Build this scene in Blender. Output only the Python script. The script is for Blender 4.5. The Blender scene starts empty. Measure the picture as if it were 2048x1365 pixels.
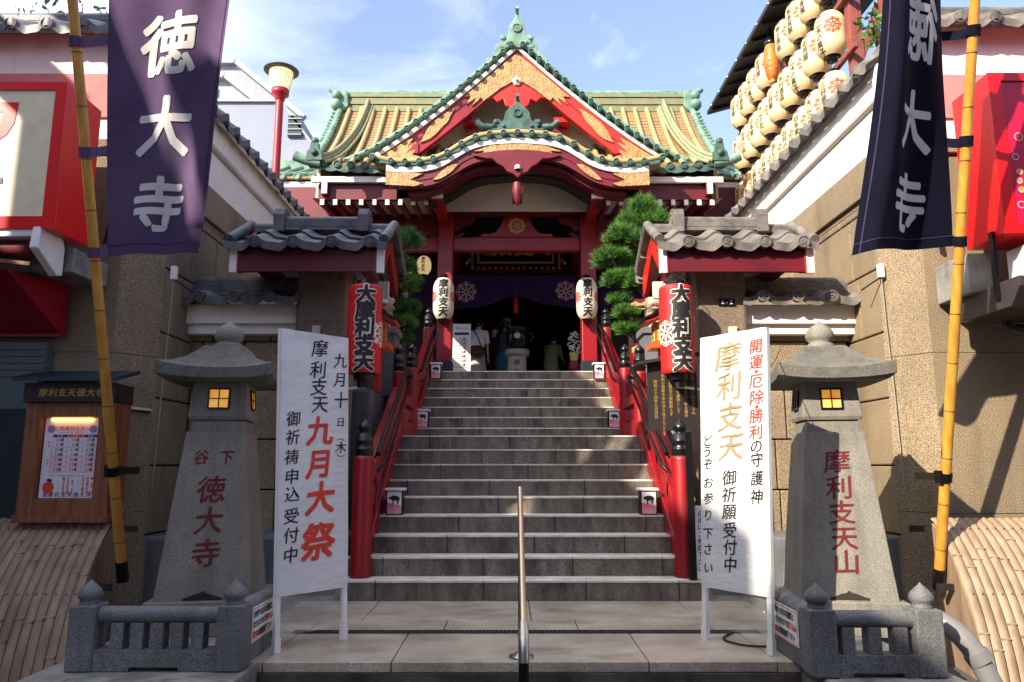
import bpy, math, random
from mathutils import Vector, Matrix
R = math.radians
random.seed(7)
scene = bpy.context.scene
COL = scene.collection

# ------------------------------------------------------------------ camera
cam_d = bpy.data.cameras.new('camera')
cam = bpy.data.objects.new('camera', cam_d); COL.objects.link(cam)
cam.location = (-0.11, 0, 1.1455)
cam.rotation_euler = (R(90) + .1658, 0, -.002)
cam_d.sensor_width = 36; cam_d.lens = 36*1480/2048
cam_d.clip_end = 2000
scene.camera = cam
# ------------------------------------------------------------------ light
SUN_DIR = Vector((-1.0, -1.0, .90)).normalized()      # towards the sun
sd = bpy.data.lights.new('sun', 'SUN'); sd.energy = 5.0; sd.angle = R(.5); sd.color = (1, .90, .74)
so = bpy.data.objects.new('sun', sd); COL.objects.link(so)
so.rotation_euler = SUN_DIR.to_track_quat('Z', 'Y').to_euler()
so.location = (-20, -10, 20)
world = bpy.data.worlds.new('World'); scene.world = world; world.use_nodes = True
wn, wl = world.node_tree.nodes, world.node_tree.links
bg = wn['Background']
sky = wn.new('ShaderNodeTexSky'); sky.sky_type = 'NISHITA'; sky.sun_disc = False
sky.sun_elevation = math.asin(SUN_DIR.z); sky.sun_rotation = math.atan2(SUN_DIR.x, SUN_DIR.y)
sky.air_density = 1.3; sky.dust_density = .6; sky.ozone_density = 2.5
tc = wn.new('ShaderNodeTexCoord')
mp = wn.new('ShaderNodeMapping'); mp.inputs['Scale'].default_value = (1.6, 1.6, 4.0); mp.inputs['Rotation'].default_value = (0, .35, .2)
wl.new(tc.outputs['Generated'], mp.inputs['Vector'])
n1 = wn.new('ShaderNodeTexNoise'); n1.inputs['Scale'].default_value = 1.15; n1.inputs['Detail'].default_value = 7
n1.inputs['Roughness'].default_value = .55; n1.inputs['Distortion'].default_value = .7
wl.new(mp.outputs['Vector'], n1.inputs['Vector'])
sep = wn.new('ShaderNodeSeparateXYZ'); wl.new(tc.outputs['Generated'], sep.inputs[0])
ma = wn.new('ShaderNodeMath'); ma.operation = 'MULTIPLY_ADD'; ma.inputs[1].default_value = -.42; ma.inputs[2].default_value = -.02
wl.new(sep.outputs['X'], ma.inputs[0])
ad0 = wn.new('ShaderNodeMath'); ad0.operation = 'ADD'; wl.new(n1.outputs['Fac'], ad0.inputs[0]); wl.new(ma.outputs[0], ad0.inputs[1])
hz = wn.new('ShaderNodeMapRange'); hz.inputs['From Min'].default_value = .62; hz.inputs['From Max'].default_value = .95; hz.inputs['To Max'].default_value = .30
wl.new(sep.outputs['Z'], hz.inputs['Value'])      # thicker cloud added out of view overhead to brighten level surfaces
ad = wn.new('ShaderNodeMath'); ad.operation = 'ADD'; wl.new(ad0.outputs[0], ad.inputs[0]); wl.new(hz.outputs[0], ad.inputs[1])
cr = wn.new('ShaderNodeValToRGB'); cr.color_ramp.elements[0].position = .46; cr.color_ramp.elements[1].position = .90
cr.color_ramp.elements[0].color = (0.05, .05, .05, 1)
wl.new(ad.outputs[0], cr.inputs['Fac'])
mxw = wn.new('ShaderNodeMix'); mxw.data_type = 'RGBA'
tint = wn.new('ShaderNodeMix'); tint.data_type = 'RGBA'; tint.blend_type = 'MULTIPLY'; tint.inputs['Factor'].default_value = 1
wl.new(sky.outputs['Color'], tint.inputs[6]); tint.inputs[7].default_value = (1.02, .93, 1.12, 1)
wl.new(cr.outputs['Color'], mxw.inputs['Factor']); wl.new(tint.outputs[2], mxw.inputs[6])
mxw.inputs[7].default_value = (8.6, 8.9, 9.6, 1)
wl.new(mxw.outputs[2], bg.inputs['Color'])
bg.inputs['Strength'].default_value = .135
scene.view_settings.view_transform = 'Standard'
scene.view_settings.look = 'None'
scene.view_settings.exposure = 1.1
scene.view_settings.gamma = 1
scene.cycles.max_bounces = 6
scene.cycles.diffuse_bounces = 3
scene.cycles.use_denoising = True

# ------------------------------------------------------------------ materials
def lin(c):
    return tuple(((x/255)/12.92 if x/255 <= .04045 else ((x/255+.055)/1.055)**2.4) for x in c)
_m = {}
def M(name, rgb, rough=.6, metal=0, col2=None, scale=4, var=.15, bump=0, bscale=30, speck=None, sscale=160, spec=.5, emit=0, alpha=1, stretch=(1, 1, 1), trans=0, streak=0, streak_col=(60, 54, 48), streak_s=(5, 5, .6)):
    """procedural principled material; rgb/col2/speck are sRGB 0-255 triples"""
    if name in _m: return _m[name]
    m = bpy.data.materials.new(name); m.use_nodes = True
    n, l = m.node_tree.nodes, m.node_tree.links
    b = n['Principled BSDF']
    b.inputs['Roughness'].default_value = rough; b.inputs['Metallic'].default_value = metal
    b.inputs['Specular IOR Level'].default_value = spec
    t = n.new('ShaderNodeTexCoord')
    mpn = n.new('ShaderNodeMapping'); mpn.inputs['Scale'].default_value = stretch
    l.new(t.outputs['Object'], mpn.inputs['Vector'])
    c1 = lin(rgb)
    c2 = lin(col2) if col2 else tuple(x*(1-var) for x in c1)
    noi = n.new('ShaderNodeTexNoise'); noi.inputs['Scale'].default_value = scale; noi.inputs['Detail'].default_value = 6
    noi.inputs['Roughness'].default_value = .6
    l.new(mpn.outputs['Vector'], noi.inputs['Vector'])
    rp = n.new('ShaderNodeValToRGB'); rp.color_ramp.elements[0].position = .35; rp.color_ramp.elements[1].position = .65
    rp.color_ramp.elements[0].color = (*c1, 1); rp.color_ramp.elements[1].color = (*c2, 1)
    l.new(noi.outputs['Fac'], rp.inputs['Fac'])
    out = rp.outputs['Color']
    if speck:
        s = n.new('ShaderNodeTexNoise'); s.inputs['Scale'].default_value = sscale; s.inputs['Detail'].default_value = 2
        l.new(t.outputs['Object'], s.inputs['Vector'])
        sr = n.new('ShaderNodeValToRGB'); sr.color_ramp.elements[0].position = .42; sr.color_ramp.elements[1].position = .62
        l.new(s.outputs['Fac'], sr.inputs['Fac'])
        mx = n.new('ShaderNodeMix'); mx.data_type = 'RGBA'
        l.new(sr.outputs['Color'], mx.inputs['Factor']); l.new(out, mx.inputs[6]); mx.inputs[7].default_value = (*lin(speck), 1)
        out = mx.outputs[2]
    if streak:
        m2 = n.new('ShaderNodeMapping'); m2.inputs['Scale'].default_value = streak_s; l.new(t.outputs['Object'], m2.inputs['Vector'])
        s2 = n.new('ShaderNodeTexNoise'); s2.inputs['Scale'].default_value = 1.6; s2.inputs['Detail'].default_value = 7; s2.inputs['Roughness'].default_value = .65; l.new(m2.outputs['Vector'], s2.inputs['Vector'])
        r2 = n.new('ShaderNodeValToRGB'); r2.color_ramp.elements[0].position = .50; r2.color_ramp.elements[1].position = .74
        r2.color_ramp.elements[0].color = (0, 0, 0, 1); r2.color_ramp.elements[1].color = (streak, streak, streak, 1); l.new(s2.outputs['Fac'], r2.inputs['Fac'])
        m3 = n.new('ShaderNodeMix'); m3.data_type = 'RGBA'; l.new(r2.outputs['Color'], m3.inputs['Factor']); l.new(out, m3.inputs[6]); m3.inputs[7].default_value = (*lin(streak_col), 1)
        out = m3.outputs[2]
    l.new(out, b.inputs['Base Color'])
    if bump:
        bn = n.new('ShaderNodeTexNoise'); bn.inputs['Scale'].default_value = bscale; bn.inputs['Detail'].default_value = 4
        l.new(mpn.outputs['Vector'], bn.inputs['Vector'])
        bp = n.new('ShaderNodeBump'); bp.inputs['Strength'].default_value = bump; bp.inputs['Distance'].default_value = .02
        l.new(bn.outputs['Fac'], bp.inputs['Height']); l.new(bp.outputs['Normal'], b.inputs['Normal'])
    if emit:
        l.new(out, b.inputs['Emission Color']); b.inputs['Emission Strength'].default_value = emit
    if alpha < 1: b.inputs['Alpha'].default_value = alpha
    if trans:
        tr = n.new('ShaderNodeBsdfTranslucent'); l.new(out, tr.inputs['Color'])
        ms = n.new('ShaderNodeMixShader'); ms.inputs[0].default_value = trans
        l.new(b.outputs[0], ms.inputs[1]); l.new(tr.outputs[0], ms.inputs[2]); l.new(ms.outputs[0], n['Material Output'].inputs['Surface'])
    m['d'] = 1
    _m[name] = m
    return m

granite = M('grey_granite', (132, 131, 132), .7, col2=(110, 110, 111), scale=3, speck=(60, 60, 64), sscale=210, bump=.12, bscale=110, streak=.55, streak_col=(66, 64, 58))
granite_lt = M('pale_granite', (172, 166, 156), .75, col2=(150, 145, 136), scale=3, speck=(96, 92, 88), sscale=130, bump=.1, bscale=90)
lant_st = M('lantern_stone', (150, 144, 134), .8, col2=(124, 119, 110), scale=2.5, speck=(92, 88, 80), sscale=230, bump=.12, bscale=120, streak=.5, streak_col=(70, 66, 56), streak_s=(6, 6, .8))
wall_st = M('pebbled_granite', (176, 154, 122), .85, col2=(146, 128, 102), scale=.9, speck=(82, 70, 56), sscale=130, bump=.6, bscale=120, streak=.5, streak_col=(78, 66, 52), streak_s=(1.6, 1.6, .35))
joint = M('joint_dark', (38, 33, 28), .9)
plaster = M('white_plaster', (236, 231, 221), .85, col2=(224, 217, 204), scale=1.2, bump=.12, bscale=14, streak=.22, streak_col=(150, 138, 120), streak_s=(6, 6, .5))
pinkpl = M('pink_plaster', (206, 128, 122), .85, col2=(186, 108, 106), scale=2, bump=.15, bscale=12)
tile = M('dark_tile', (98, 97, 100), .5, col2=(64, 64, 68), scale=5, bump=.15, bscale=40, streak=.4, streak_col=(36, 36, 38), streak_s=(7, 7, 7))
tile_pale = M('pale_tile', (122, 113, 105), .65, col2=(78, 74, 71), scale=5, bump=.2, bscale=40, streak=.5, streak_col=(46, 43, 40), streak_s=(7, 7, 7))  # same roof tile in a paler, warmer tone for the right side
step_m = M('step_stone', (152, 141, 125), .8, col2=(100, 91, 81), scale=5, speck=(72, 65, 58), sscale=190, bump=.3, bscale=60, stretch=(1.6, 1, .5), streak=.92, streak_col=(34, 31, 28), streak_s=(3.0, 3, 1.1))
nose_m = M('step_nosing', (226, 219, 206), .7, col2=(196, 188, 172), scale=6, bump=.2, bscale=60, streak=.4, streak_col=(120, 110, 98), streak_s=(3, 6, 3))  # paler than the risers: sky light on worn tread edges put into the colour
pave_m = M('paving_stone', (216, 203, 182), .35, col2=(164, 149, 128), scale=2.2, speck=(146, 133, 118), sscale=190, bump=.15, bscale=50, streak=.7, streak_col=(92, 80, 66), streak_s=(1.1, 2.2, 1))
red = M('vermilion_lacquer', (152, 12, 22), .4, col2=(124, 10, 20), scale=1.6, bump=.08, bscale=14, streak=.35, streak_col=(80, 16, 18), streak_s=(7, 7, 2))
red_b = M('bright_vermilion', (196, 42, 22), .4, col2=(168, 28, 20), scale=1.6, bump=.08, bscale=14, streak=.3, streak_col=(112, 24, 20), streak_s=(7, 7, 2))  # also the sunlit copy of the red on the right-hand boards
red_d = M('deep_red_wood', (104, 10, 26), .5, col2=(82, 8, 22), scale=2.5, bump=.08, bscale=20)
wood_w = M('white_end_paint', (232, 226, 218), .7)
panelw = M('cream_panel', (206, 198, 184), .85, col2=(188, 178, 164), scale=1)
gold = M('gold_plate', (188, 144, 90), .5, .15, col2=(146, 106, 66), scale=8, bump=1.0, bscale=30)
goldtext = M('gold_paint', (196, 154, 80), .5, .2)
cop = M('copper_patina', (120, 156, 134), .65, col2=(84, 114, 98), scale=5, bump=.2, bscale=30, streak=.6, streak_col=(50, 64, 56), streak_s=(5, 5, 3))
cop_d = M('dark_patina', (66, 104, 90), .6, col2=(40, 62, 58), scale=7, bump=.3, bscale=30)
roof_f = M('copper_roof_field', (158, 120, 74), .65, col2=(126, 102, 70), scale=1.6, bump=.25, bscale=18, streak=.5, streak_col=(92, 100, 74), streak_s=(3.5, 1, 1))
roof_r = M('copper_roof_rib', (178, 146, 92), .6, col2=(144, 134, 96), scale=2.2, bump=.15, bscale=18, streak=.5, streak_col=(98, 98, 72), streak_s=(5, 2, 2))
ridge_b = M('ridge_bands', (132, 124, 84), .65, col2=(104, 116, 88), scale=6, bump=.3, bscale=12)
black = M('black_lacquer', (16, 16, 18), .3)
blackm = M('black_metal', (22, 22, 24), .4, .5)
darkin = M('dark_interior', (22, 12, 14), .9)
bamboo = M('bamboo_yellow', (206, 152, 62), .4, col2=(180, 122, 44), scale=3, stretch=(6, 6, .6), bump=.05)
bamboo_n = M('bamboo_node', (120, 84, 40), .6)
bam_old = M('old_bamboo', (158, 134, 108), .6, col2=(126, 104, 84), scale=2, stretch=(5, 5, .7), bump=.15, bscale=30, streak=.4, streak_col=(84, 68, 54))
cloth_l = M('purple_cloth', (98, 78, 108), .85, col2=(84, 64, 96), scale=2, bump=.15, bscale=120, spec=.2)
cloth_r = M('shaded_banner_cloth', (14, 15, 36), .9, col2=(10, 11, 30), scale=2, bump=.15, bscale=120, spec=.15)  # right banner's purple with its shade put into the colour
chalk = M('cloth_lettering', (226, 222, 216), .85)
curtain_m = M('violet_curtain', (56, 24, 104), .8, col2=(42, 16, 84), scale=2)
white_c = M('white_sheet', (240, 238, 236), .45, col2=(228, 226, 226), scale=3, bump=.35, bscale=9, stretch=(1, 1, 3), trans=.25)
plastic = M('clear_plastic', (200, 196, 186), .12, alpha=.28, bump=.8, bscale=12)
ink = M('black_ink', (26, 24, 26), .6)
ink_g = M('faded_gold_ink', (150, 130, 96), .55)
inkred = M('red_ink', (222, 58, 34), .6)
inkred2 = M('carved_red', (100, 12, 18), .75)
paper = M('lantern_paper', (240, 220, 176), .7, col2=(230, 206, 160), scale=2, trans=.3)
paper_w = M('white_lantern_paper', (232, 218, 198), .6, col2=(214, 200, 180), scale=3, trans=.2)
paper_r = M('red_lantern_paper', (214, 24, 26), .6, col2=(196, 16, 22), scale=3)
whitep = M('white_paint', (236, 234, 228), .5)
pinkl = M('pink_panel', (226, 82, 124), .5, col2=(236, 170, 176), scale=6)
wood = M('brown_wood', (142, 84, 46), .55, col2=(106, 58, 30), scale=3, stretch=(10, 10, .8), bump=.15, bscale=20)
wood_dk = M('dark_wood', (38, 26, 23), .6, col2=(26, 18, 18), scale=3, stretch=(8, 8, .8))
bluegrey = M('blue_sheet_metal', (24, 44, 54), .5)
warm = M('warm_window', (236, 158, 60), .5, col2=(250, 194, 96), scale=7, emit=.28)
lampglow = M('lamp_glass', (250, 232, 170), .3, col2=(255, 240, 190), scale=5, emit=.5)
signred = M('sign_red', (226, 18, 22), .3, col2=(216, 12, 20), scale=1)
signmag = M('sign_panel_magenta', (176, 16, 60), .3, col2=(196, 20, 52), scale=1.2)
cream = M('sign_panel_cream', (238, 222, 184), .4)
navy = M('navy_paint', (20, 30, 70), .5)
steel = M('brushed_steel', (176, 172, 164), .28, .9, col2=(150, 144, 134), scale=5)
brass = M('worn_brass', (206, 178, 130), .3, .9, col2=(190, 180, 160), scale=7)
pvc = M('grey_pvc', (122, 120, 118), .4, col2=(104, 102, 102), scale=3)
greyb = M('grey_cladding', (136, 142, 156), .7, col2=(128, 134, 148), scale=.4)
greyt = M('pale_grey_trim', (150, 154, 160), .7)
leaf = M('pine_needles', (94, 140, 46), .55, col2=(40, 82, 34), scale=7, trans=.2)
leaf2 = M('broad_leaf', (96, 130, 48), .5, col2=(48, 84, 32), scale=4, trans=.2)
bark = M('bark', (84, 64, 50), .9, col2=(52, 40, 34), scale=6, bump=.6, bscale=25)
skin = M('skin', (214, 160, 130), .55, col2=(204, 148, 120), scale=4)
hair = M('dark_hair', (28, 22, 22), .5)
asphalt = M('asphalt', (64, 62, 60), .9, col2=(50, 48, 48), scale=2, speck=(82, 80, 78), sscale=140)
redpost = M('lamp_post_red', (166, 22, 40), .4)
brownred = M('rack_timber', (146, 72, 60), .7, col2=(108, 52, 44), scale=3, stretch=(8, 8, .8), bump=.2)
blackroof = M('black_sheet_roof', (24, 22, 26), .6)
cabl = M('black_cable', (24, 24, 26), .6)
concrete = M('stained_concrete', (150, 146, 138), .85, col2=(110, 106, 100), scale=4, bump=.3, bscale=30, streak=.8, streak_col=(44, 42, 38), streak_s=(4, 4, .7))
statue = M('statue_stone', (186, 164, 140), .85, col2=(120, 104, 90), scale=9, bump=.5, bscale=40)
ornm = M('orange_ornament', (226, 122, 30), .5, col2=(196, 84, 22), scale=14, bump=.6, bscale=26)

# ------------------------------------------------------------------ mesh builder
class MB:
    def __init__(s): s.v = []; s.f = []; s.mi = []; s.sm = []; s.cur = 0; s.smooth = False
    def add(s, vs, fs, smooth=None):
        o = len(s.v); s.v.extend(Vector(p) for p in vs)
        for f in fs: s.f.append(tuple(i+o for i in f)); s.mi.append(s.cur); s.sm.append(s.smooth if smooth is None else smooth)
        return s
    def box(s, c, d, rot=None):
        x, y, z = d[0]/2, d[1]/2, d[2]/2
        vs = [Vector(p) for p in ((-x,-y,-z),(x,-y,-z),(x,y,-z),(-x,y,-z),(-x,-y,z),(x,-y,z),(x,y,z),(-x,y,z))]
        if rot is not None: vs = [rot @ p for p in vs]
        c = Vector(c)
        return s.add([p+c for p in vs], [(0,3,2,1),(4,5,6,7),(0,1,5,4),(1,2,6,5),(2,3,7,6),(3,0,4,7)], False)
    def b2(s, lo, hi):
        return s.box([(a+b)/2 for a, b in zip(lo, hi)], [b-a for a, b in zip(lo, hi)])
    def beam(s, p0, p1, w, h, up=(0, 0, 1)):
        p0, p1 = Vector(p0), Vector(p1); d = (p1-p0); L = d.length; d.normalize()
        u = Vector(up); x = d.cross(u).normalized(); u = x.cross(d)
        rot = Matrix((x, d, u)).transposed()
        return s.box((p0+p1)/2, (w, L, h), rot)
    def tube(s, pts, r, n=10, cap=True, smooth=True):
        pts = [Vector(p) for p in pts]; k = len(pts)
        rs = r if isinstance(r, (list, tuple)) else [r]*k
        vs, fs = [], []
        ref = None
        for i, p in enumerate(pts):
            d = (pts[min(i+1, k-1)]-pts[max(i-1, 0)]).normalized()
            if ref is None:
                ref = Vector((0, 0, 1)) if abs(d.z) < .9 else Vector((1, 0, 0))
            a = d.cross(ref).normalized(); b = a.cross(d).normalized(); ref = b
            for j in range(n):
                t = 2*math.pi*j/n
                vs.append(p+(a*math.cos(t)+b*math.sin(t))*rs[i])
        for i in range(k-1):
            for j in range(n):
                fs.append((i*n+j, (i+1)*n+j, (i+1)*n+(j+1) % n, i*n+(j+1) % n))
        s.add(vs, fs, smooth)
        if cap:
            s.add(vs[:n], [tuple(range(n))], False); s.add(vs[-n:], [tuple(reversed(range(n)))], False)
        return s
    def lathe(s, prof, c=(0, 0, 0), n=20, smooth=True, rot=None, off=0):
        c = Vector(c); vs, fs = [], []
        for r, z in prof:
            for j in range(n):
                t = 2*math.pi*(j+off)/n
                p = Vector((r*math.cos(t), r*math.sin(t), z))
                if rot is not None: p = rot @ p
                vs.append(c+p)
        for i in range(len(prof)-1):
            for j in range(n):
                fs.append((i*n+j, i*n+(j+1) % n, (i+1)*n+(j+1) % n, (i+1)*n+j))
        return s.add(vs, fs, smooth)
    def ball(s, c, r, n=12, sc=(1, 1, 1), rot=None):
        m = max(5, n//2)
        prof = [(max(1e-4, math.sin(math.pi*i/m))*r, -math.cos(math.pi*i/m)*r) for i in range(m+1)]
        S = Matrix.Diagonal(Vector(sc))
        return s.lathe(prof, c, n, True, (rot @ S) if rot is not None else S)
    def prism(s, poly, fn, d0, d1):
        """poly 2d (ccw), fn(u,v,d) -> 3d"""
        n = len(poly)
        vs = [fn(u, v, d0) for u, v in poly]+[fn(u, v, d1) for u, v in poly]
        fs = [tuple(range(n)), tuple(range(2*n-1, n-1, -1))]
        for i in range(n):
            j = (i+1) % n; fs.append((i, i+n, j+n, j))
        return s.add(vs, fs, False)
    def grid(s, nu, nv, fn, smooth=True):
        vs = [fn(i/nu, j/nv) for i in range(nu+1) for j in range(nv+1)]
        fs = [(i*(nv+1)+j, (i+1)*(nv+1)+j, (i+1)*(nv+1)+j+1, i*(nv+1)+j+1) for i in range(nu) for j in range(nv)]
        return s.add(vs, fs, smooth)
    def build(s, name, mats, parent=None, world=True, bevel=0, solid=0, fix=True):
        me = bpy.data.meshes.new(name)
        off = Vector(parent.location) if (parent is not None and world) else Vector((0, 0, 0))
        p2 = parent
        while p2 is not None and world and p2.parent is not None:
            p2 = p2.parent; off += Vector(p2.location)
        me.from_pydata([tuple(p-off) for p in s.v], [], s.f)
        for m in (mats if isinstance(mats, (list, tuple)) else [mats]): me.materials.append(m)
        me.polygons.foreach_set('material_index', s.mi)
        me.polygons.foreach_set('use_smooth', s.sm)
        if fix:
            import bmesh
            bm = bmesh.new(); bm.from_mesh(me); bmesh.ops.recalc_face_normals(bm, faces=bm.faces); bm.to_mesh(me); bm.free()
        me.update()
        o = bpy.data.objects.new(name, me); COL.objects.link(o)
        if parent is not None: o.parent = parent
        if solid:
            k = o.modifiers.new('solid', 'SOLIDIFY'); k.thickness = solid; k.offset = -1
        if bevel:
            k = o.modifiers.new('bevel', 'BEVEL'); k.width = bevel; k.segments = 2; k.limit_method = 'ANGLE'; k.angle_limit = R(50)
        return o
def tag(o, label, cat, group=None, kind=None):
    if label: o['label'] = label
    if cat: o['category'] = cat
    if group: o['group'] = group
    if kind: o['kind'] = kind
    return o
def thing(name, label, cat, loc=(0, 0, 0), rz=0, group=None):
    o = bpy.data.objects.new(name, None); COL.objects.link(o)
    o.location = loc; o.rotation_euler = (0, 0, rz); o.empty_display_size = .2
    return tag(o, label, cat, group)
def struct(o): o['kind'] = 'structure'; return o
def dup(root, loc, rz=None, label=None, group=None, mirror=False):
    r = root.copy(); COL.objects.link(r); r.location = loc
    if rz is not None: r.rotation_euler = (0, 0, rz)
    if label: r['label'] = label
    if group: r['group'] = group
    for ch in list(root.children):
        c = ch.copy(); COL.objects.link(c); c.parent = r
        for g in list(ch.children):
            d = g.copy(); COL.objects.link(d); d.parent = c
    return r
# ------------------------------------------------------------------ lettering
_g = {}
def glyph(ch, sub=False):
    k = (ch, sub)
    if k not in _g:
        import bmesh
        c = bpy.data.curves.new('g', 'FONT'); c.body = ch; c.resolution_u = 2
        o = bpy.data.objects.new('g', c); COL.objects.link(o)
        dg = bpy.context.evaluated_depsgraph_get()
        me = bpy.data.meshes.new_from_object(o.evaluated_get(dg))
        if sub:
            bm = bmesh.new(); bm.from_mesh(me); bmesh.ops.remove_doubles(bm, verts=bm.verts, dist=1e-5)
            for _ in range(3):
                bmesh.ops.triangulate(bm, faces=bm.faces)
                es = [e for e in bm.edges if e.calc_length() > .14]
                if not es: break
                bmesh.ops.subdivide_edges(bm, edges=es, cuts=1)
            bmesh.ops.triangulate(bm, faces=bm.faces); bm.to_mesh(me); bm.free()
        vs = [(v.co.x, v.co.y) for v in me.vertices]; fs = [tuple(p.vertices) for p in me.polygons]
        if vs:
            x0 = min(v[0] for v in vs); x1 = max(v[0] for v in vs)
            cx = .5 if ord(ch) > 0x2000 else (x0+x1)/2
            vs = [(x-cx, y-(.37 if ord(ch) > 0x2000 else .36)) for x, y in vs]
        bpy.data.objects.remove(o); bpy.data.curves.remove(c); bpy.data.meshes.remove(me)
        _g[k] = (vs, fs)
    return _g[k]
def put(mb, ch, fn, u, v, w, h=None, bold=0.02, brush=.07, eps=0, sub=False, n=None):
    """one character centred on (u,v) of the surface fn(u,v,height); weight comes from a few shifted strokes"""
    h = h or w
    vs, fs = glyph(ch, sub)
    if bold < .006: offs = [(0, 0)]
    elif n: offs = [(math.cos(2*math.pi*i/n), math.sin(2*math.pi*i/n)) for i in range(n)]
    elif bold < .03: offs = [(-.8, -.5), (.8, .5)]
    else: offs = [(-1, -.7), (1, .7), (-.7, .9), (.7, -.9)]
    for i, (dx, dy) in enumerate(offs):
        out = []
        for x, y in vs:
            x += dx*bold; y += dy*bold
            yy = y+brush*x+brush*.14*math.sin(5*x+2)
            xx = x+brush*.3*math.sin(4*y)
            out.append(fn(u+xx*w, v+yy*h, eps+i*.0001))
        mb.add(out, fs, False)
def column(mb, text, fn, u, v, size, pitch=None, bold=.02, brush=.07, eps=0, w=None):
    pitch = pitch or size*1.05
    for i, ch in enumerate(text): put(mb, ch, fn, u, v-i*pitch, w or size, size, bold, brush, eps)
def rowtext(mb, text, fn, u, v, size, pitch=None, bold=.02, brush=0, eps=0):
    pitch = pitch or size*1.02
    u0 = u-pitch*(len(text)-1)/2
    for i, ch in enumerate(text): put(mb, ch, fn, u0+i*pitch, v, size, size, bold, brush, eps)
def plane(o, U, V):
    o, U, V = Vector(o), Vector(U).normalized(), Vector(V).normalized(); N = U.cross(V)
    return lambda u, v, d=0: o+U*u+V*v+N*d
def ring(mb, fn, u, v, r0, r1, n=24, eps=0):
    vs = []
    for i in range(n):
        t = 2*math.pi*i/n
        vs.append(fn(u+r0*math.cos(t), v+r0*math.sin(t), eps)); vs.append(fn(u+r1*math.cos(t), v+r1*math.sin(t), eps))
    mb.add(vs, [(2*i, 2*i+1, (2*i+3) % (2*n), (2*i+2) % (2*n)) for i in range(n)], False)
def disc(mb, fn, u, v, r, n=16, eps=0):
    mb.add([fn(u+r*math.cos(2*math.pi*i/n), v+r*math.sin(2*math.pi*i/n), eps) for i in range(n)], [tuple(range(n))], False)
def wheel(mb, fn, u, v, r, eps=0, dots=True):
    """eight-spoked dharma wheel emblem"""
    ring(mb, fn, u, v, r*.62, r*.74, 32, eps); ring(mb, fn, u, v, r*.12, r*.24, 16, eps)
    for k in range(8):
        a = math.pi*k/4; ca, sa = math.cos(a), math.sin(a)
        p = [(r*.22, .03*r), (r*.40, .10*r), (r*.64, .03*r), (r*.64, -.03*r), (r*.40, -.10*r), (r*.22, -.03*r)]
        mb.add([fn(u+x*ca-y*sa, v+x*sa+y*ca, eps) for x, y in p], [tuple(range(6))], False)
        disc(mb, fn, u+r*.86*ca, v+r*.86*sa, r*.12, 10, eps)
        if dots:
            for q in (-1, 1):
                b = a+q*math.pi/12
                disc(mb, fn, u+r*.86*math.cos(b), v+r*.86*math.sin(b), r*.06, 8, eps)
def catmull(pts, n=8):
    out = []
    P = [pts[0]]+list(pts)+[pts[-1]]
    for i in range(1, len(P)-2):
        for j in range(n):
            t = j/n
            out.append(tuple(.5*((2*b)+(-a+c)*t+(2*a-5*b+4*c-d)*t*t+(-a+3*b-3*c+d)*t**3) for a, b, c, d in zip(P[i-1], P[i], P[i+1], P[i+2])))
    out.append(tuple(pts[-1])); return out
def organic(name, balls, mat, parent, voxel=.012, world=True):
    """soft lumpy solid: spheres fused by a voxel remesh"""
    mb = MB()
    for c, r, *sc in balls: mb.ball(c, r, 12, sc[0] if sc else (1, 1, 1))
    o = mb.build(name, mat, parent, world)
    k = o.modifiers.new('remesh', 'REMESH'); k.mode = 'VOXEL'; k.voxel_size = voxel; k.use_smooth_shade = True
    return o

# ================================================================== SETTING
mb = MB(); mb.add([(-300, -300, -.42), (300, -300, -.42), (300, 300, -.42), (-300, 300, -.42)], [(0, 1, 2, 3)])
struct(mb.build('street', asphalt))
# paved platform: slabs with open joints over a dark bed
mb = MB(); mb.b2((-1.9, 4.66, -.42), (1.9, 6.75, -.012))
mb.cur = 1
rows = [(4.61, 5.36, 5), (5.46, 5.80, 4), (5.806, 6.60, 3)]
for y0, y1, n in rows:
    off = random.uniform(-.3, .3)
    xs = [-1.9]+[-1.9+3.8*(i+.5)/n+off*.5 for i in range(n)][0:n]+[1.9]
    for a, b in zip(xs[:-1], xs[1:]): mb.b2((a+.003, y0+.003, -.06), (b-.003, y1-.003, 0))
mb.cur = 2; mb.b2((-1.6, 4.612, -.40), (1.6, 4.67, -.062))
struct(mb.build('stone_platform', [joint, pave_m, M('mossy_riser', (92, 84, 72), .85, col2=(52, 47, 41), scale=3, bump=.3, bscale=40, streak=.9, streak_col=(24, 22, 20), streak_s=(3, 3, .8))], bevel=.006))
# drain
t = thing('drain_grating', 'narrow dark metal drain channel crossing the paved platform before the stairs', 'drain', (0, 5.41, 0))
mb = MB(); mb.b2((-1.62, 5.365, -.02), (1.62, 5.372, .004)); mb.b2((-1.62, 5.448, -.02), (1.62, 5.455, .004))
for i in range(110): mb.b2((-1.6+i*.0292, 5.372, -.02), (-1.6+i*.0292+.014, 5.448, .002))
mb.b2((-1.62, 5.404, -.018), (1.62, 5.414, .003))
mb.build('grate', M('grate_iron', (70, 74, 76), .5, .6), t)
for s in (-1, 1):
    mb = MB(); x0, x1 = sorted((s*1.6, s*(2.78 if s < 0 else 2.36)))
    mb.b2((x0, 4.2, -.42), (x1, 6.9, -.004))
    struct(mb.build('stone_plinth', concrete, bevel=.015))

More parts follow.
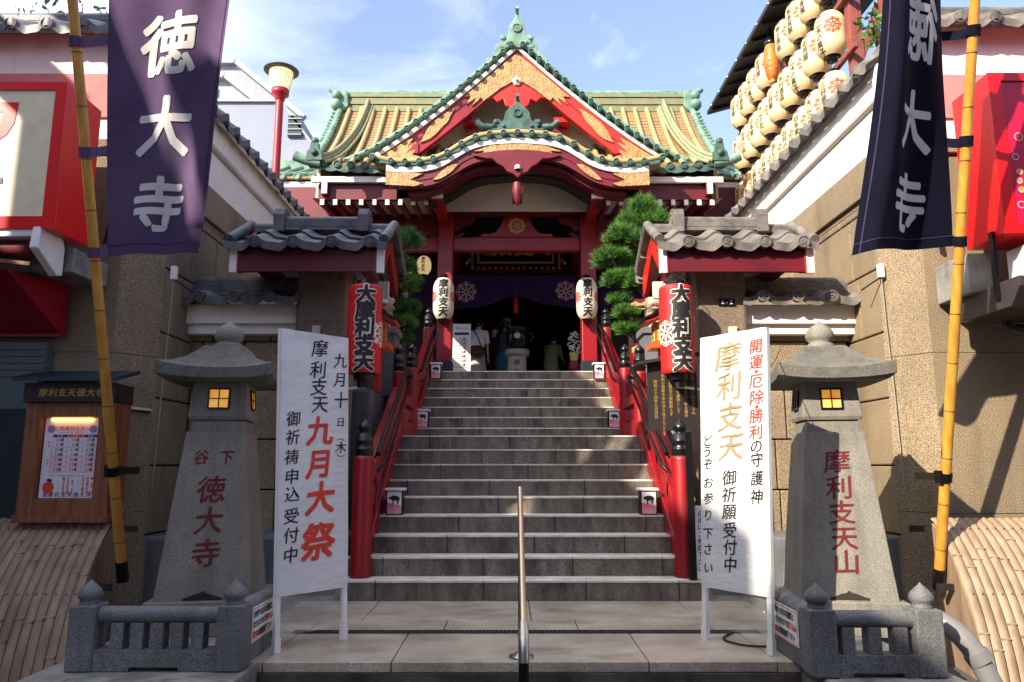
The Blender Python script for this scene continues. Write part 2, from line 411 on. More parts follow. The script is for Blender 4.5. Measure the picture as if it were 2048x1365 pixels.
# ---------------------------------------------------------------- staircase
r_, t_ = .165, .2693
def stepY(k): return 6.597+(k-1)*t_+(1.232 if k >= 10 else 0)
st = thing('stone_staircase', 'wide grey stone staircase of sixteen stained steps rising to the temple porch', 'staircase', (0, 6.6, 0))
for k in range(1, 17):
    hw = 1.62 if k == 1 else (1.58 if k < 10 else 1.47)
    z1 = k*r_; y0 = stepY(k); y1 = stepY(k+1)+.06 if k < 16 else 12.0
    mb = MB(); mb.b2((-hw, y0+.004, z1-r_-(.3 if k > 1 else 0)), (hw, y1, z1-.016))
    mb.cur = 1
    mb.b2((-hw, y0-.004, z1-.016), (hw, y1, z1))
    mb.cur = 2
    x = -hw+random.uniform(.3, 1.0)
    while x < hw-.15:
        mb.b2((x, y0-.0065, z1-r_+.004), (x+.005, y0+.01, z1+.0012)); x += random.uniform(.78, 1.05)
    mb.build('step', [step_m, nose_m, joint], st)
# terraces beside the stairs
for s in (-1, 1):
    t = thing('stone_terrace', ('left' if s < 0 else 'right')+' stepped granite retaining terrace beside the stairs behind the gate', 'retaining wall', (s*2.4, 8.5, 0))
    for nm, y0, y1, z in (('retaining_block', 6.9, 8.0, .5), ('retaining_block', 8.0, 9.9, 1.95), ('retaining_block', 9.9, 11.9, 2.55)):
        mb = MB(); x0, x1 = sorted((s*1.62, s*3.5)); mb.b2((x0, y0, -.1), (x1, y1, z)); mb.build(nm, granite, t, bevel=.02)

# ---------------------------------------------------------------- tiled copings
def tomoe(mb, c, N, r, depth=.05):
    """round eave-end tile with a rim and a three-comma swirl, facing N"""
    N = Vector(N).normalized(); q = N.to_track_quat('Z', 'Y').to_matrix()
    mb.lathe([(1e-4, -depth), (r, -depth), (r, .0), (r*.80, .004), (r*.78, -.010), (1e-4, -.010)], c, 18, False, q)
    c = Vector(c)
    for k in range(3):
        for j in range(4):
            a = 2*math.pi*k/3+j*.55; rr = r*(.25+.11*j)
            mb.ball(c+q @ Vector((rr*math.cos(a), rr*math.sin(a), -.008)), r*(.17-.03*j), 6)
def tile_slope(mb, A0, A1, N, ze, out, zr, pitch, rows=2, amp=.03, phase=0, disc_r=.06, lip=True):
    A0, A1, N = Vector(A0), Vector(A1), Vector(N).normalized()
    D = A1-A0; L = D.length; D.normalize()
    def wave(a):
        x = 2*math.pi*((a-phase)/pitch); return amp*(math.cos(x)+.35*math.cos(2*x+.5))
    slope = math.atan2(zr-ze, out); up = N*math.sin(slope)+Vector((0, 0, 1))*math.cos(slope)
    nu = max(8, int(L/pitch*12))
    for r0 in range(rows):
        t0, t1 = r0/rows, min(1, (r0+1)/rows+.04)
        def fn(u, v):
            a = u*L; t = t0+(t1-t0)*v
            return A0+D*a+N*out*(1-t)+Vector((0, 0, ze+(zr-ze)*t))+up*(wave(a)+.028*(1-v)+.012)
        mb.grid(nu, 3, fn)
        def fn2(u, v):      # butt edge of the row
            a = u*L
            return A0+D*a+N*out*(1-t0)+Vector((0, 0, ze+(zr-ze)*t0))+up*(wave(a)+.04-.05*v)
        mb.grid(nu, 1, fn2, False)
    if lip:
        def fn3(u, v):
            a = u*L; w = wave(a)
            return A0+D*a+N*(out+.012)+Vector((0, 0, ze))+up*(w+.045)-Vector((0, 0, 1))*(.085*v)
        mb.grid(nu, 2, fn3)
        n = int((L-phase)/pitch+1e-6)
        for i in range(n+1):
            a = phase+i*pitch
            if a < .02 or a > L-.02: continue
            tomoe(mb, A0+D*a+N*(out+.055)+Vector((0, 0, ze+.02)), N, disc_r)
def ridge_courses(mb, A0, A1, N, z, w=.15, n=4, h=.05, cap=.055):
    A0, A1 = Vector(A0), Vector(A1)
    for i in range(n):
        ww = w*(1-.06*i)
        mb.beam(A0+Vector((0, 0, z+h*(i+.5))), A1+Vector((0, 0, z+h*(i+.5))), ww+(.012 if i % 2 else 0), h*.9)
    zz = z+h*n+cap*.25
    L = (A1-A0).length; m = max(1, int(L/.42))
    for i in range(m):
        p, q = A0.lerp(A1, i/m), A0.lerp(A1, (i+1)/m-.004/L)
        mb.tube([p+Vector((0, 0, zz)), q+Vector((0, 0, zz))], [cap*1.05, cap*.97], 12)

# ---------------------------------------------------------------- perimeter walls
def blocks(mb, fn, L, z0, z1, hrow=.62, lmin=.6, lmax=1.0, gap=.014, depth=.06):
    z = z0; k = 0
    while z < z1-.05:
        h = min(hrow, z1-z); a = -random.uniform(0, .5)
        while a < L:
            l = random.uniform(lmin, lmax); a0, a1 = max(a, 0), min(a+l, L)
            if a1-a0 > .08:
                mb.prism([(a0+gap/2, z+gap/2), (a1-gap/2, z+gap/2), (a1-gap/2, z+h-gap/2), (a0+gap/2, z+h-gap/2)], fn, 0, depth)
            a += l
        z += h; k += 1
def perimeter(s):
    nm = 'left' if s < 0 else 'right'; zf = 5.22 if s < 0 else 5.30
    t = thing('perimeter_wall', nm+' temple wall of pebbled granite and white plaster under a dark tile coping', 'wall', (s*3.6, 6.7, -.1))
    # side run along the stairs
    fside = lambda a, z, d: Vector((s*(3.46-d), 6.84+a, z))
    mb = MB(); blocks(mb, fside, 5.3, -.1, 3.7); mb.cur = 1; mb.b2(*[tuple(sorted_pair) for sorted_pair in zip(*[sorted(p) for p in ((s*3.46, s*3.9), (6.86, 12.1), (-.1, 3.75))])])
    mb.build('block_masonry', [wall_st, joint], t, bevel=.012)
    # front run and chamfered corner
    P = [(3.40, 6.84), (3.64, 6.50), (9.5, 6.50), (9.5, 7.0), (3.9, 7.0)]
    mb = MB()
    def wallseg(p, q, z0, z1, off=0, th=.3):
        (xa, ya), (xb, yb) = p, q
        d = Vector((xb-xa, yb-ya, 0)).normalized(); n = Vector((d.y, -d.x, 0))
        fn = lambda a, z, dd: Vector((s*(xa+d.x*a+n.x*dd), ya+d.y*a+n.y*dd, z))
        return fn, Vector((xb-xa, yb-ya)).length
    for (p, q) in ((P[0], P[1]), (P[1], P[2])):
        fn, L = wallseg(p, q, 0, 0)
        n = max(1, round(L/1.9))
        for z0, z1 in ((-.42, .73), (.736, 2.13), (2.136, 4.0)):
            for i in range(n): mb.prism([(L*i/n+(.003 if i else 0), z0), (L*(i+1)/n-(.003 if i < n-1 else 0), z0), (L*(i+1)/n-(.003 if i < n-1 else 0), z1), (L*i/n+(.003 if i else 0), z1)], fn, -.3, 0)
    mb.build('granite_facing', wall_st, t)
    # granite ledge under the plaster
    mb = MB(); x0, x1 = sorted((s*3.37, s*3.9)); mb.b2((x0, 6.85, 3.76), (x1, 12.1, 4.13)); x0, x1 = sorted((s*3.41, s*3.9)); mb.b2((x0, 6.85, 3.70), (x1, 12.1, 3.76))
    x0, x1 = sorted((s*3.5, s*9.5)); mb.b2((x0, 6.46, 4.0), (x1, 7, 4.13))
    mb.build('granite_ledge', wall_st, t, bevel=.01)
    mb = MB(); x0, x1 = sorted((s*3.44, s*3.8)); mb.b2((x0, 6.6, 4.13), (x1, 12.1, 4.99)); x0, x1 = sorted((s*3.8, s*9.5)); mb.b2((x0, 6.6, 4.13), (x1, 6.95, zf+.07))
    mb.build('plaster_band', plaster, t, bevel=.02)
    mb = MB(); mb.tube([(s*3.435, 6.6, 4.63), (s*3.435, 12.0, 4.63)], .045, 10)
    mb.build('moulding', panelw, t)
    mb = MB(); x0, x1 = sorted((s*3.64, s*9.5)); mb.b2((x0, 6.575, 4.40), (x1, 6.62, 4.84)); mb.build('pink_band', pinkpl, t)  # pink strip standing slightly proud of the front plaster
    mb = MB()
    tile_slope(mb, (s*3.62, 6.62, 0), (s*3.62, 12.0, 0), (-s, 0, 0), 4.97, .27, 5.20, .34, 1, .036, .17, .060)
    tile_slope(mb, (s*3.62, 6.78, 0), (s*9.5, 6.78, 0), (0, -1, 0), zf, .36, zf+.22, .34, 1, .036, .17, .060)
    mb.build('coping_tiles', tile_pale if s > 0 else tile, t)
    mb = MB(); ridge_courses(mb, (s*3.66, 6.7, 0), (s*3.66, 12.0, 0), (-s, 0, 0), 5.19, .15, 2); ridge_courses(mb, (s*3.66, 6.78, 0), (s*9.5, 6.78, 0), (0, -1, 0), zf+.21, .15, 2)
    mb.build('coping_ridge', tile_pale if s > 0 else tile, t)
perimeter(-1); perimeter(1)
t = thing('metal_ledge', 'narrow pale metal strip fixed across the left wall corner behind the bamboo pole', 'trim', (-3.5, 6.6, 1.6))
mb = MB(); mb.beam((-3.66, 6.44, 1.66), (-3.40, 6.80, 1.64), .035, .022); mb.build('strip', M('pale_metal', (170, 168, 164), .4, .6), t)
mb = MB(); mb.beam((-3.655, 6.45, 1.645), (-3.405, 6.80, 1.625), .02, .02); mb.build('backing', joint, t)

# low roofed wall closing the space between gate post and perimeter wall
for s in (-1, 1):
    nm = 'left' if s < 0 else 'right'
    tl = tile if s < 0 else tile_pale
    t = thing('niche_wall', 'low white lintel wall with tiled coping behind the '+nm+' stone lantern', 'wall', (s*2.85, 7.4, .4))
    mb = MB(); x0, x1 = sorted((s*2.25, s*3.42)); mb.b2((x0, 7.38, 2.56), (x1, 7.7, 2.76)); x0, x1 = sorted((s*2.27, s*3.42)); mb.b2((x0, 7.43, 2.46), (x1, 7.7, 2.56))
    mb.build('plaster_lintel', plaster, t, bevel=.008)
    mb = MB(); blocks(mb, lambda a, z, d: Vector((s*(2.2+a), 7.6-d, z)), 1.24, .4, 2.47, .5, .4, .6); mb.cur = 1; x0, x1 = sorted((s*2.2, s*3.44)); mb.b2((x0, 7.605, .4), (x1, 7.8, 2.47))
    mb.build('back_masonry', [wall_st, joint], t, bevel=.01)
    mb = MB(); a, b = (s*2.22, s*3.42)
    tile_slope(mb, (min(a, b), 7.62, 0), (max(a, b), 7.62, 0), (0, -1, 0), 2.79, .36, 2.91, .345, 1, .034, .2, .06)
    mb.build('coping_tiles', tl, t)
    mb = MB(); ridge_courses(mb, (min(a, b), 7.6, 0), (max(a, b), 7.6, 0), (0, -1, 0), 2.88, .2, 3, .05, .055); mb.build('coping_ridge', tl, t)

# ---------------------------------------------------------------- gate posts with roofs
def gate(s):
    nm = 'left' if s < 0 else 'right'
    tl = tile if s < 0 else tile_pale
    t = thing('roofed_gatepost', nm+' stone gatepost of the stair entrance carrying a small tiled red gable roof', 'gatepost', (s*2.0, 7.5, .16))
    mb = MB(); x0, x1 = sorted((s*1.77, s*2.27)); mb.b2((x0, 7.28, .16), (x1, 7.78, 3.2)); mb.build('post', M('gate_granite', (150, 130, 108), .85, col2=(124, 106, 90), scale=2, speck=(88, 74, 62), sscale=120, bump=.4, bscale=90), t, bevel=.035)
    xi, xo = s*1.40, s*2.78
    a, b = min(xi, xo), max(xi, xo)
    A, B = min(s*1.31, s*2.88), max(s*1.31, s*2.88)
    zr = 3.55
    # fascia front and back
    for y0 in (6.98, 8.04): mb = MB(); mb.b2((a, y0, 3.0), (b, y0+.05, 3.215)); mb.build('fascia', red_d, t)
    for x in (a-.025, b+.025):
        mb = MB(); mb.b2((x-.035, 6.96, 2.985), (x+.035, 7.0, 3.235)); mb.build('fascia_end', wood_w, t)
    # soffit
    mb = MB()
    for y0, z0, y1, z1 in ((7.03, 3.15, 7.53, 3.50), (8.04, 3.15, 7.53, 3.50)):
        mb.add([(a, y0, z0), (b, y0, z0), (b, y1, z1), (a, y1, z1)], [(0, 1, 2, 3)])
    mb.build('soffit', panelw, t)
    # bargeboards at both gable ends
    for x in (xi, xo):
        for y0 in (6.97, 8.10):
            mb = MB(); ysg = 1 if y0 < 7.5 else -1
            poly = [(y0, 2.99), (y0, 3.21), (7.53, 3.60), (7.53, 3.34), (y0+ysg*.16, 3.02)]
            mb.prism(poly, lambda u, v, d: Vector((x+d, u, v)), -.025, .025); mb.build('bargeboard', red_b if s > 0 else red, t)  # right gate's boards take the lit red, left gate's the shaded one
    for x in (s*1.56, s*2.6): mb = MB(); mb.b2((x-.05, 7.05, 3.05), (x+.05, 8.03, 3.16)); mb.build('cross_beam', red_d, t)
    mb = MB(); xx = sorted((s*1.40, s*1.765)); mb.b2((xx[0], 7.62, 2.88), (xx[1], 7.68, 3.06)); mb.build('bracket_panel', panelw, t)
    mb = MB()
    tile_slope(mb, (A, 7.53, 0), (B, 7.53, 0), (0, -1, 0), 3.255, .60, zr, .37, 2, .036, .30, .062)
    tile_slope(mb, (A, 7.53, 0), (B, 7.53, 0), (0, 1, 0), 3.23, .60, zr, .37, 2, .026, .30, .062)
    mb.build('roof_tiles', tl, t)
    # verge tiles following the gable
    for x in (A+.03, B-.03):
        mb = MB()
        for y0 in (6.93, 8.13):
            mb.tube([(x, y0, 3.31), (x, (y0+7.53)/2, 3.48), (x, 7.53, zr+.1)], .05, 10)
        mb.build('verge_tiles', tl, t)
    mb = MB(); ridge_courses(mb, (a+.28*(1), 7.53, 0), (b-.28, 7.53, 0), (0, -1, 0), zr+.02, .17, 3, .038, .045)
    ridge_courses(mb, (a-.06, 7.53, 0), (a+.28, 7.53, 0), (0, -1, 0), zr+.0, .14, 1, .05, .05); ridge_courses(mb, (b-.28, 7.53, 0), (b+.06, 7.53, 0), (0, -1, 0), zr, .14, 1, .05, .05)
    mb.build('ridge', tl, t)
    for x in (a+.25, b-.25):
        mb = MB(); poly = [(-.12, 0), (.12, 0), (.12, .18), (.09, .25), (0, .28), (-.09, .25), (-.12, .18)]
        mb.prism(poly, lambda u, v, d: Vector((x+d, 7.53+u, zr+.0+v)), -.055, .055)
        tomoe(mb, (x+(.06 if x > s*2 else -.06), 7.53, zr+.16), (1 if x > s*2 else -1, 0, 0), .075, .02)
        mb.build('ridge_end', tl, t, bevel=.012)
gate(-1); gate(1)
# ================================================================== TEMPLE HALL
FZ = 2.64
T = thing('temple_hall', 'red temple hall with green and gold copper roof, carved gable and gilded curved porch', 'temple', (0, 13, FZ))
def part(name, mb, m, parent=T, **k): return mb.build(name, m, parent, **k)
mb = MB(); mb.b2((-6, 11.95, 2.3), (6, 24, FZ)); part('floor', mb, step_m)
# --- main roof profile (Y,Z) eave -> ridge
RP = catmull([(11.55, 5.93), (12.1, 6.32), (12.8, 6.95), (13.4, 7.58), (14.0, 8.28)], 5)
def roofpt(t):
    i = min(int(t*(len(RP)-1)), len(RP)-2); f = t*(len(RP)-1)-i
    return RP[i][0]*(1-f)+RP[i+1][0]*f, RP[i][1]*(1-f)+RP[i+1][1]*f
def rx(t): return 3.48+.10*t**1.5     # half width of the roof
def lift(x, t): return .10*(abs(x)/3.5)**4*(1-t)     # corner upturn
def roofP(u, t, h=0):
    x = u*rx(t); y, z = roofpt(t); return Vector((x, y-h*.6, z+lift(x, t)+h*.75))
mb = MB(); mb.grid(40, 20, lambda a, b: roofP(a*2-1, b)); mb.grid(40, 10, lambda a, b: Vector(((a*2-1)*rx(1-b), 14.0+2.4*b, 8.28-2.35*b)))
nrow = 26
for i in range(nrow):      # courses of copper plates
    t = i/nrow
    mb.grid(40, 1, lambda a, b: roofP(a*2-1, t+.002+b*.008, .008*(1-b)), False)
part('main_roof', mb, roof_f)
NR = 30
ridge_c = M('ridge_patina', (118, 136, 104), .6, col2=(146, 128, 88), scale=4, bump=.2, bscale=20, streak=.5, streak_col=(70, 84, 66), streak_s=(6, 6, 6))
mb = MB()
for i in range(NR+1):
    u = -1+2*i/NR
    if abs(u) < .995: mb.tube([roofP(u, j/16, .03) for j in range(17)], .048, 8)
part('roof_rib_tiles', mb, roof_r)
# eave: round end tiles and drooping lip
mb = MB()
mb.grid(192, 2, lambda a, b: Vector(((a*2-1)*3.42, 11.53, 5.955+lift((a*2-1)*3.42, 0)-.085*b-.03*abs(math.sin(math.pi*a*NR))*(1 if b > .2 else .2))))
for i in range(NR+1):
    x = (-1+2*i/NR)*3.42
    if abs(x) < 2.15: continue
    c = (x, 11.50, 5.97+lift(x, 0)); q = Vector((0, -1, 0)).to_track_quat('Z', 'Y').to_matrix()
    mb.lathe([(1e-4, -.1), (.062, -.1), (.062, 0), (.048, .004), (.045, -.014), (1e-4, -.014)], c, 16, False, q)
    mb.lathe([(1e-4, -.004), (.022, -.004), (.022, -.014)], c, 10, False, q)
part('eave_end_tiles', mb, cop_d)
# descending ridges, verge ends
for s in (-1, 1):
    mb = MB()
    pts = [roofP(s*(.83+.10*(1-j/16)**2), j/16, .10) for j in range(0, 17)]
    mb.tube(pts, .055, 10); mb.tube([p+Vector((0, -.02, .065)) for p in pts], .035, 10)
    mb.tube([p+Vector((s*.08, 0, -.03)) for p in pts], .03, 8); mb.tube([p+Vector((-s*.08, 0, -.03)) for p in pts], .03, 8)
    part('descending_ridge', mb, ridge_c)
    mb = MB()
    mb.tube([roofP(s*.985, j/16, .05) for j in range(17)], .06, 8)
    for j in range(22):
        p = roofP(s*.97, j/22, .055); mb.tube([p, p+Vector((s*.17, 0, .02))], .042, 8)
    part('verge_tiles', mb, cop)
    # corner ornament on the eave end of the descending ridge
    p = roofP(s*.955, .0, .06)
    mb = MB()
    mb.prism([(-.13, 0), (.13, 0), (.12, .14), (.07, .2), (.06, .3), (-.06, .3), (-.07, .2), (-.12, .14)], lambda u, v, d: p+Vector((u, d, v)), -.09, .03)
    mb.ball(p+Vector((0, -.05, .34)), .065, 10); mb.lathe([(.055, -.02), (.055, .02), (1e-4, .03)], p+Vector((0, -.10, .13)), 12, True, Vector((0, -1, 0)).to_track_quat('Z', 'Y').to_matrix())
    part('corner_ornament', mb, cop_d)
    mb = MB(); e = roofP(s*1.0, 0, .03)
    mb.tube([e+Vector((-s*.25, -.02, -.02)), e+Vector((s*.0, -.03, .02)), e+Vector((s*.17, -.05, .10))], [.07, .07, .085], 10); part('corner_tile', mb, cop)
# main ridge
mb = MB()
for k in range(5): mb.b2((-3.48, 13.84+.022*(k % 2), 8.12+.078*k), (3.48, 14.16-.022*(k % 2), 8.12+.078*k+.066))
part('main_ridge', mb, ridge_b)
mb = MB(); mb.b2((-3.52, 13.84, 8.5), (3.52, 14.16, 8.535)); mb.tube([(-3.54, 14, 8.56), (3.54, 14, 8.56)], .085, 10); part('ridge_cap', mb, cop)
for s in (-1, 1):
    mb = MB()
    prof = [(-.02, 0), (.18, -.1), (.2, .12), (.14, .2), (.16, .34), (.12, .42), (.02, .45), (-.08, .4), (-.1, .1)]
    mb.prism([(u, v) for u, v in prof], lambda u, v, d: Vector((s*(3.45+u), 14+d, 8.12+v)), -.22, .22)
    mb.tube([(s*3.55, 14, 8.56), (s*3.67, 14, 8.60), (s*3.78, 14, 8.68)], [.07, .065, .05], 10)
    mb.ball((s*3.58, 13.76, 8.42), .10, 10); mb.ball((s*3.58, 13.76, 8.22), .12, 10)
    part('ridge_end_ornament', mb, cop, bevel=.012)
    mb = MB(); q = Vector((0, -1, 0)).to_track_quat('Z', 'Y').to_matrix(); mb.lathe([(.12, -.06), (.12, .02), (.09, .03), (1e-4, .03)], (s*1.28, 13.84, 8.36), 18, False, q); part('crest_disc', mb, M('orange_crest', (208, 88, 44), .5, col2=(232, 190, 120), scale=30))

# --- front gable
GY = 12.15
GP = catmull([(0, 8.50), (.2, 8.31), (.6, 7.93), (1.05, 7.53), (1.48, 7.165), (1.98, 6.775), (2.48, 6.44), (2.98, 6.20)], 4)
def gz(x):
    x = abs(x)
    for (a, za), (b, zb) in zip(GP[:-1], GP[1:]):
        if a <= x <= b: return za+(zb-za)*(x-a)/(b-a+1e-9)
    return GP[-1][1]
for s in (-1, 1):
    mb = MB()
    n = 24
    def gr(a, b):
        x = a*2.98; z = gz(x); return Vector((s*x, GY-.1+b*(14.0-GY-.02), z-.0*b))
    mb.grid(24, 8, gr)
    part('gable_roof', mb, roof_f, solid=.05)
    mb = MB()          # verge: capped edge roll with round tile ends
    mb.tube([Vector((s*x, GY-.16, z+.06)) for x, z in GP], .05, 8); mb.tube([Vector((s*x, GY-.02, z+.10)) for x, z in GP], .06, 8); mb.tube([Vector((s*x, GY+.14, z+.10)) for x, z in GP], .06, 8)
    L = 0; last = GP[0]; nxt = .14
    q = Vector((0, -1, 0)).to_track_quat('Z', 'Y').to_matrix()
    for p0, p1 in zip(GP[:-1], GP[1:]):
        d = math.hypot(p1[0]-p0[0], p1[1]-p0[1])
        while L+d >= nxt:
            f = (nxt-L)/d; x = p0[0]+(p1[0]-p0[0])*f; z = p0[1]+(p1[1]-p0[1])*f
            c = (s*x, GY-.27, z-.01)
            ends = MB(); ends.lathe([(1e-4, -.12), (.050, -.12), (.050, 0), (.038, .004), (.034, -.018), (1e-4, -.018)], c, 14, False, q)
            ends.lathe([(1e-4, -.002), (.018, -.002), (.018, -.014)], c, 8, False, q)
            part('gable_edge_tile', ends, cop_d)
            nxt += .198
        L += d
    part('gable_edge_roll', mb, cop)
    # bargeboards: white capping strip, red board
    def off(d): return [(x, z-d) for x, z in GP if x <= 2.72]
    def strip(nm, d0, d1, y0, y1, m, x0=0, x1=2.72):
        mb = MB(); top = [(x, z-d0) for x, z in GP if x0-.01 <= x <= x1]; bot = [(x, z-d1) for x, z in GP if x0-.01 <= x <= x1]
        k = len(top); vs = []
        for y in (y0, y1): vs += [Vector((s*x, y, z)) for x, z in top]+[Vector((s*x, y, z)) for x, z in bot]
        fs = []
        for i in range(k-1):
            fs += [(i, i+1, k+i+1, k+i), (2*k+i, 3*k+i, 3*k+i+1, 2*k+i+1), (i, 2*k+i, 2*k+i+1, i+1), (k+i, k+i+1, 3*k+i+1, 3*k+i)]
        fs += [(0, k, 3*k, 2*k), (k-1, 3*k-1, 4*k-1, 2*k-1)]
        mb.add(vs, fs, False); return part(nm, mb, m)
    strip('verge_board', .055, .135, GY-.17, GY+.05, wood_w)
    bb = strip('bargeboard', .136, .56, GY-.12, GY, red_b if s > 0 else red)  # sun and shade put into the reds: bright right board, dark left
    strip('bargeboard_step', .30, .315, GY-.135, GY-.12, red_d)
    # gilt plates on the bargeboard
    def plate(nm, pts):       # pts: (x, depth below the roof line)
        mb = MB(); mb.prism([(s*x, gz(x)-d) for x, d in pts], lambda u, v, d: Vector((u, GY-.14+d, v)), -.012, .02); part(nm, mb, gold)
    plate('gilt_leaf', [(1.18, .36), (1.25, .25), (1.36, .22), (1.52, .20), (1.66, .22), (1.78, .33), (1.70, .42), (1.58, .46), (1.46, .48), (1.34, .44), (1.26, .43)] if False else [(1.08, .25), (1.2, .22), (1.3, .20), (1.44, .20), (1.56, .26), (1.66, .40), (1.5, .46), (1.4, .46), (1.3, .42), (1.2, .40)])
    plate('gilt_foot', [(1.78, .22), (1.95, .18), (2.2, .17), (2.5, .16), (2.66, .2), (2.5, .40), (2.2, .52), (1.95, .54), (1.78, .60), (1.66, .66), (1.80, .52), (1.74, .46), (1.9, .40), (1.72, .34), (1.88, .30)])
    plate('gilt_chevron', [(0, .22), (.3, .19), (.6, .18), (.92, .18), (.80, .28), (.88, .36), (.7, .38), (.78, .47), (.62, .46), (.58, .56), (.3, .60), (0, .70)])
# gable interior: white wall, red frame
mb = MB(); mb.add([(-2.45, GY+.45, 6.2), (2.45, GY+.45, 6.2), (0, GY+.45, 8.2)], [(0, 1, 2)]); part('gable_wall', mb, panelw)
for z, w, h in ((7.02, 1.6, .14), (6.46, 3.6, .16)):
    mb = MB(); mb.box((0, GY+.32, z), (w, .2, h)); part('gable_beam', mb, red_d)
for s in (-1, 1):
    mb = MB(); mb.b2((s*.80-.09, GY+.26, 6.5), (s*.80+.09, GY+.42, 7.12)); part('gable_strut', mb, red_b if s > 0 else red)  # struts and blocks repeat the lit and shaded reds of the boards
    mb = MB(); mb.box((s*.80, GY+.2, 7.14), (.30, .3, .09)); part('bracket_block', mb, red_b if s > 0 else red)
    mb = MB(); mb.box((s*1.82, GY+.10, 6.52), (.24, .5, .18)); part('bracket_block', mb, red_b if s > 0 else red)
# pendant
mb = MB()
lob = [(0, .20), (.16, .08), (.46, -.18), (.60, -.34), (.42, -.32), (.34, -.40), (.24, -.34), (.20, -.46), (.12, -.50), (.06, -.64), (0, -.68)]
poly = [(x, z) for x, z in lob]+[(-x, z) for x, z in reversed(lob[1:-1])]
mb.prism(poly[::-1], lambda u, v, d: Vector((u, GY-.07+d, 7.78+v)), -.05, .05); part('gable_pendant', mb, red_b, bevel=.015)
mb = MB(); q = Vector((0, -1, 0)).to_track_quat('Z', 'Y').to_matrix()
mb.lathe([(.085, -.03), (.085, .03), (.05, .05), (1e-4, .05)], (0, GY-.12, 7.76), 6, False, q); mb.cur = 1; mb.ball((0, GY-.18, 7.76), .03, 8); part('pendant_boss', mb, [panelw, gold])
def onigawara(c, w, h, nm='ridge_ornament', m=None):
    m = m or cop
    c = Vector(c)
    out = [(0, 0), (.46, 0), (.52, .06), (.46, .10), (.40, .06), (.36, .12), (.44, .2), (.46, .3), (.40, .38), (.32, .36), (.30, .28), (.26, .34), (.24, .48), (.22, .62), (.16, .74), (.10, .8), (.08, .84), (.05, .88), (.05, 1.0), (0, 1.02)]
    poly = [(x*w, z*h) for x, z in out]+[(-x*w, z*h) for x, z in reversed(out[1:-1])]
    mb = MB(); mb.prism(poly, lambda u, v, d: c+Vector((u, d, v)), -.07, .07)
    q = Vector((0, -1, 0)).to_track_quat('Z', 'Y').to_matrix()
    mb.lathe([(.13*h, -.02), (.13*h, .03), (.10*h, .035), (.095*h, .01), (1e-4, .01)], c+Vector((0, -.07, .56*h)), 16, False, q)
    for s in (-1, 1):
        mb.lathe([(.07*h, -.02), (.07*h, .04), (1e-4, .05)], c+Vector((s*.40*w, -.06, .28*h)), 12, False, q)
        mb.lathe([(.05*h, -.02), (.05*h, .04), (1e-4, .05)], c+Vector((s*.26*w, -.06, .14*h)), 12, False, q)
    mb.tube([c+Vector((0, .05, .86*h)), c+Vector((0, -.05, 1.0*h)), c+Vector((0, -.16, 1.08*h))], [.05*h, .055*h, .06*h], 10)
    wheel(mb, plane(c+Vector((0, -.085, .56*h)), (1, 0, 0), (0, 0, 1)), 0, 0, .09*h, .002)
    return part(nm, mb, m, bevel=.012)
onigawara((0, GY-.14, 8.36), .62, .66)
for s in (-1, 1):
    mb = MB(); mb.prism([(.1, .02), (.42, -.33), (.5, -.40), (.55, -.30), (.42, -.18), (.36, -.02), (.25, .05), (.2, .2)], lambda u, v, d: Vector((s*u, GY-.14+d, 8.44+v)), -.06, .06); part('ornament_fin', mb, cop, bevel=.01)
# gable ridge running back to the main ridge
mb = MB(); mb.tube([(0, GY, 8.56), (0, 14, 8.56)], .09, 10); part('gable_ridge', mb, cop)

# --- curved porch gable (karahafu)
KY = 11.12
KP0 = [(0, 6.36), (.28, 6.343), (.506, 6.317), (.738, 6.248), (.945, 6.125), (1.152, 5.99), (1.343, 5.912), (1.557, 5.872), (1.78, 5.862), (2.01, 5.878), (2.29, 5.94)]
KP = catmull(KP0, 4)
def kz(x):
    x = abs(x)
    for (a, za), (b, zb) in zip(KP[:-1], KP[1:]):
        if a <= x <= b: return za+(zb-za)*(x-a)/(b-a+1e-9)
    return KP[-1][1]
full = [(-x, z) for x, z in KP[::-1]]+KP[1:]
def lerp_full(a):
    i = min(int(a*(len(full)-1)), len(full)-2); f = a*(len(full)-1)-i
    return full[i][0]*(1-f)+full[i+1][0]*f, full[i][1]*(1-f)+full[i+1][1]*f
mb = MB()
def kr(a, b): x, z = lerp_full(a); return Vector((x, KY+b*1.5, z+.16*b))
mb.grid(80, 8, kr); part('porch_roof', mb, roof_f, solid=.05)
mb = MB()
mb.tube([Vector((x, KY-.02, z+.03)) for x, z in full], .045, 8); mb.tube([Vector((x, KY+.14, z+.05)) for x, z in full], .055, 8)
part('porch_edge_roll', mb, roof_r)
mb = MB(); rib = MB(); q = Vector((0, -1, 0)).to_track_quat('Z', 'Y').to_matrix()
for i in range(-10, 11):
    x = i*.222; z = kz(x)
    if abs(i) == 10: x = (2.29 if i > 0 else -2.29); z = kz(x)
    rib.tube([(x, KY-.05, z+.03), (x, KY+.5, z+.09), (x, KY+1.4, z+.19)], .05, 8)
    mb.lathe([(1e-4, -.14), (.05, -.14), (.05, 0), (.038, .004), (.035, -.016), (1e-4, -.016)], (x, KY-.1, z-.005), 16, False, q)
    mb.lathe([(1e-4, -.002), (.022, -.002), (.022, -.016)], (x, KY-.1, z-.005), 10, False, q)
mb.grid(160, 1, lambda a, b: Vector((lerp_full(a)[0], KY-.04, lerp_full(a)[1]+.01-b*(.07+.015*math.sin(a*130)))))
part('porch_end_tiles', mb, cop_d); part('porch_rib_tiles', rib, roof_r)
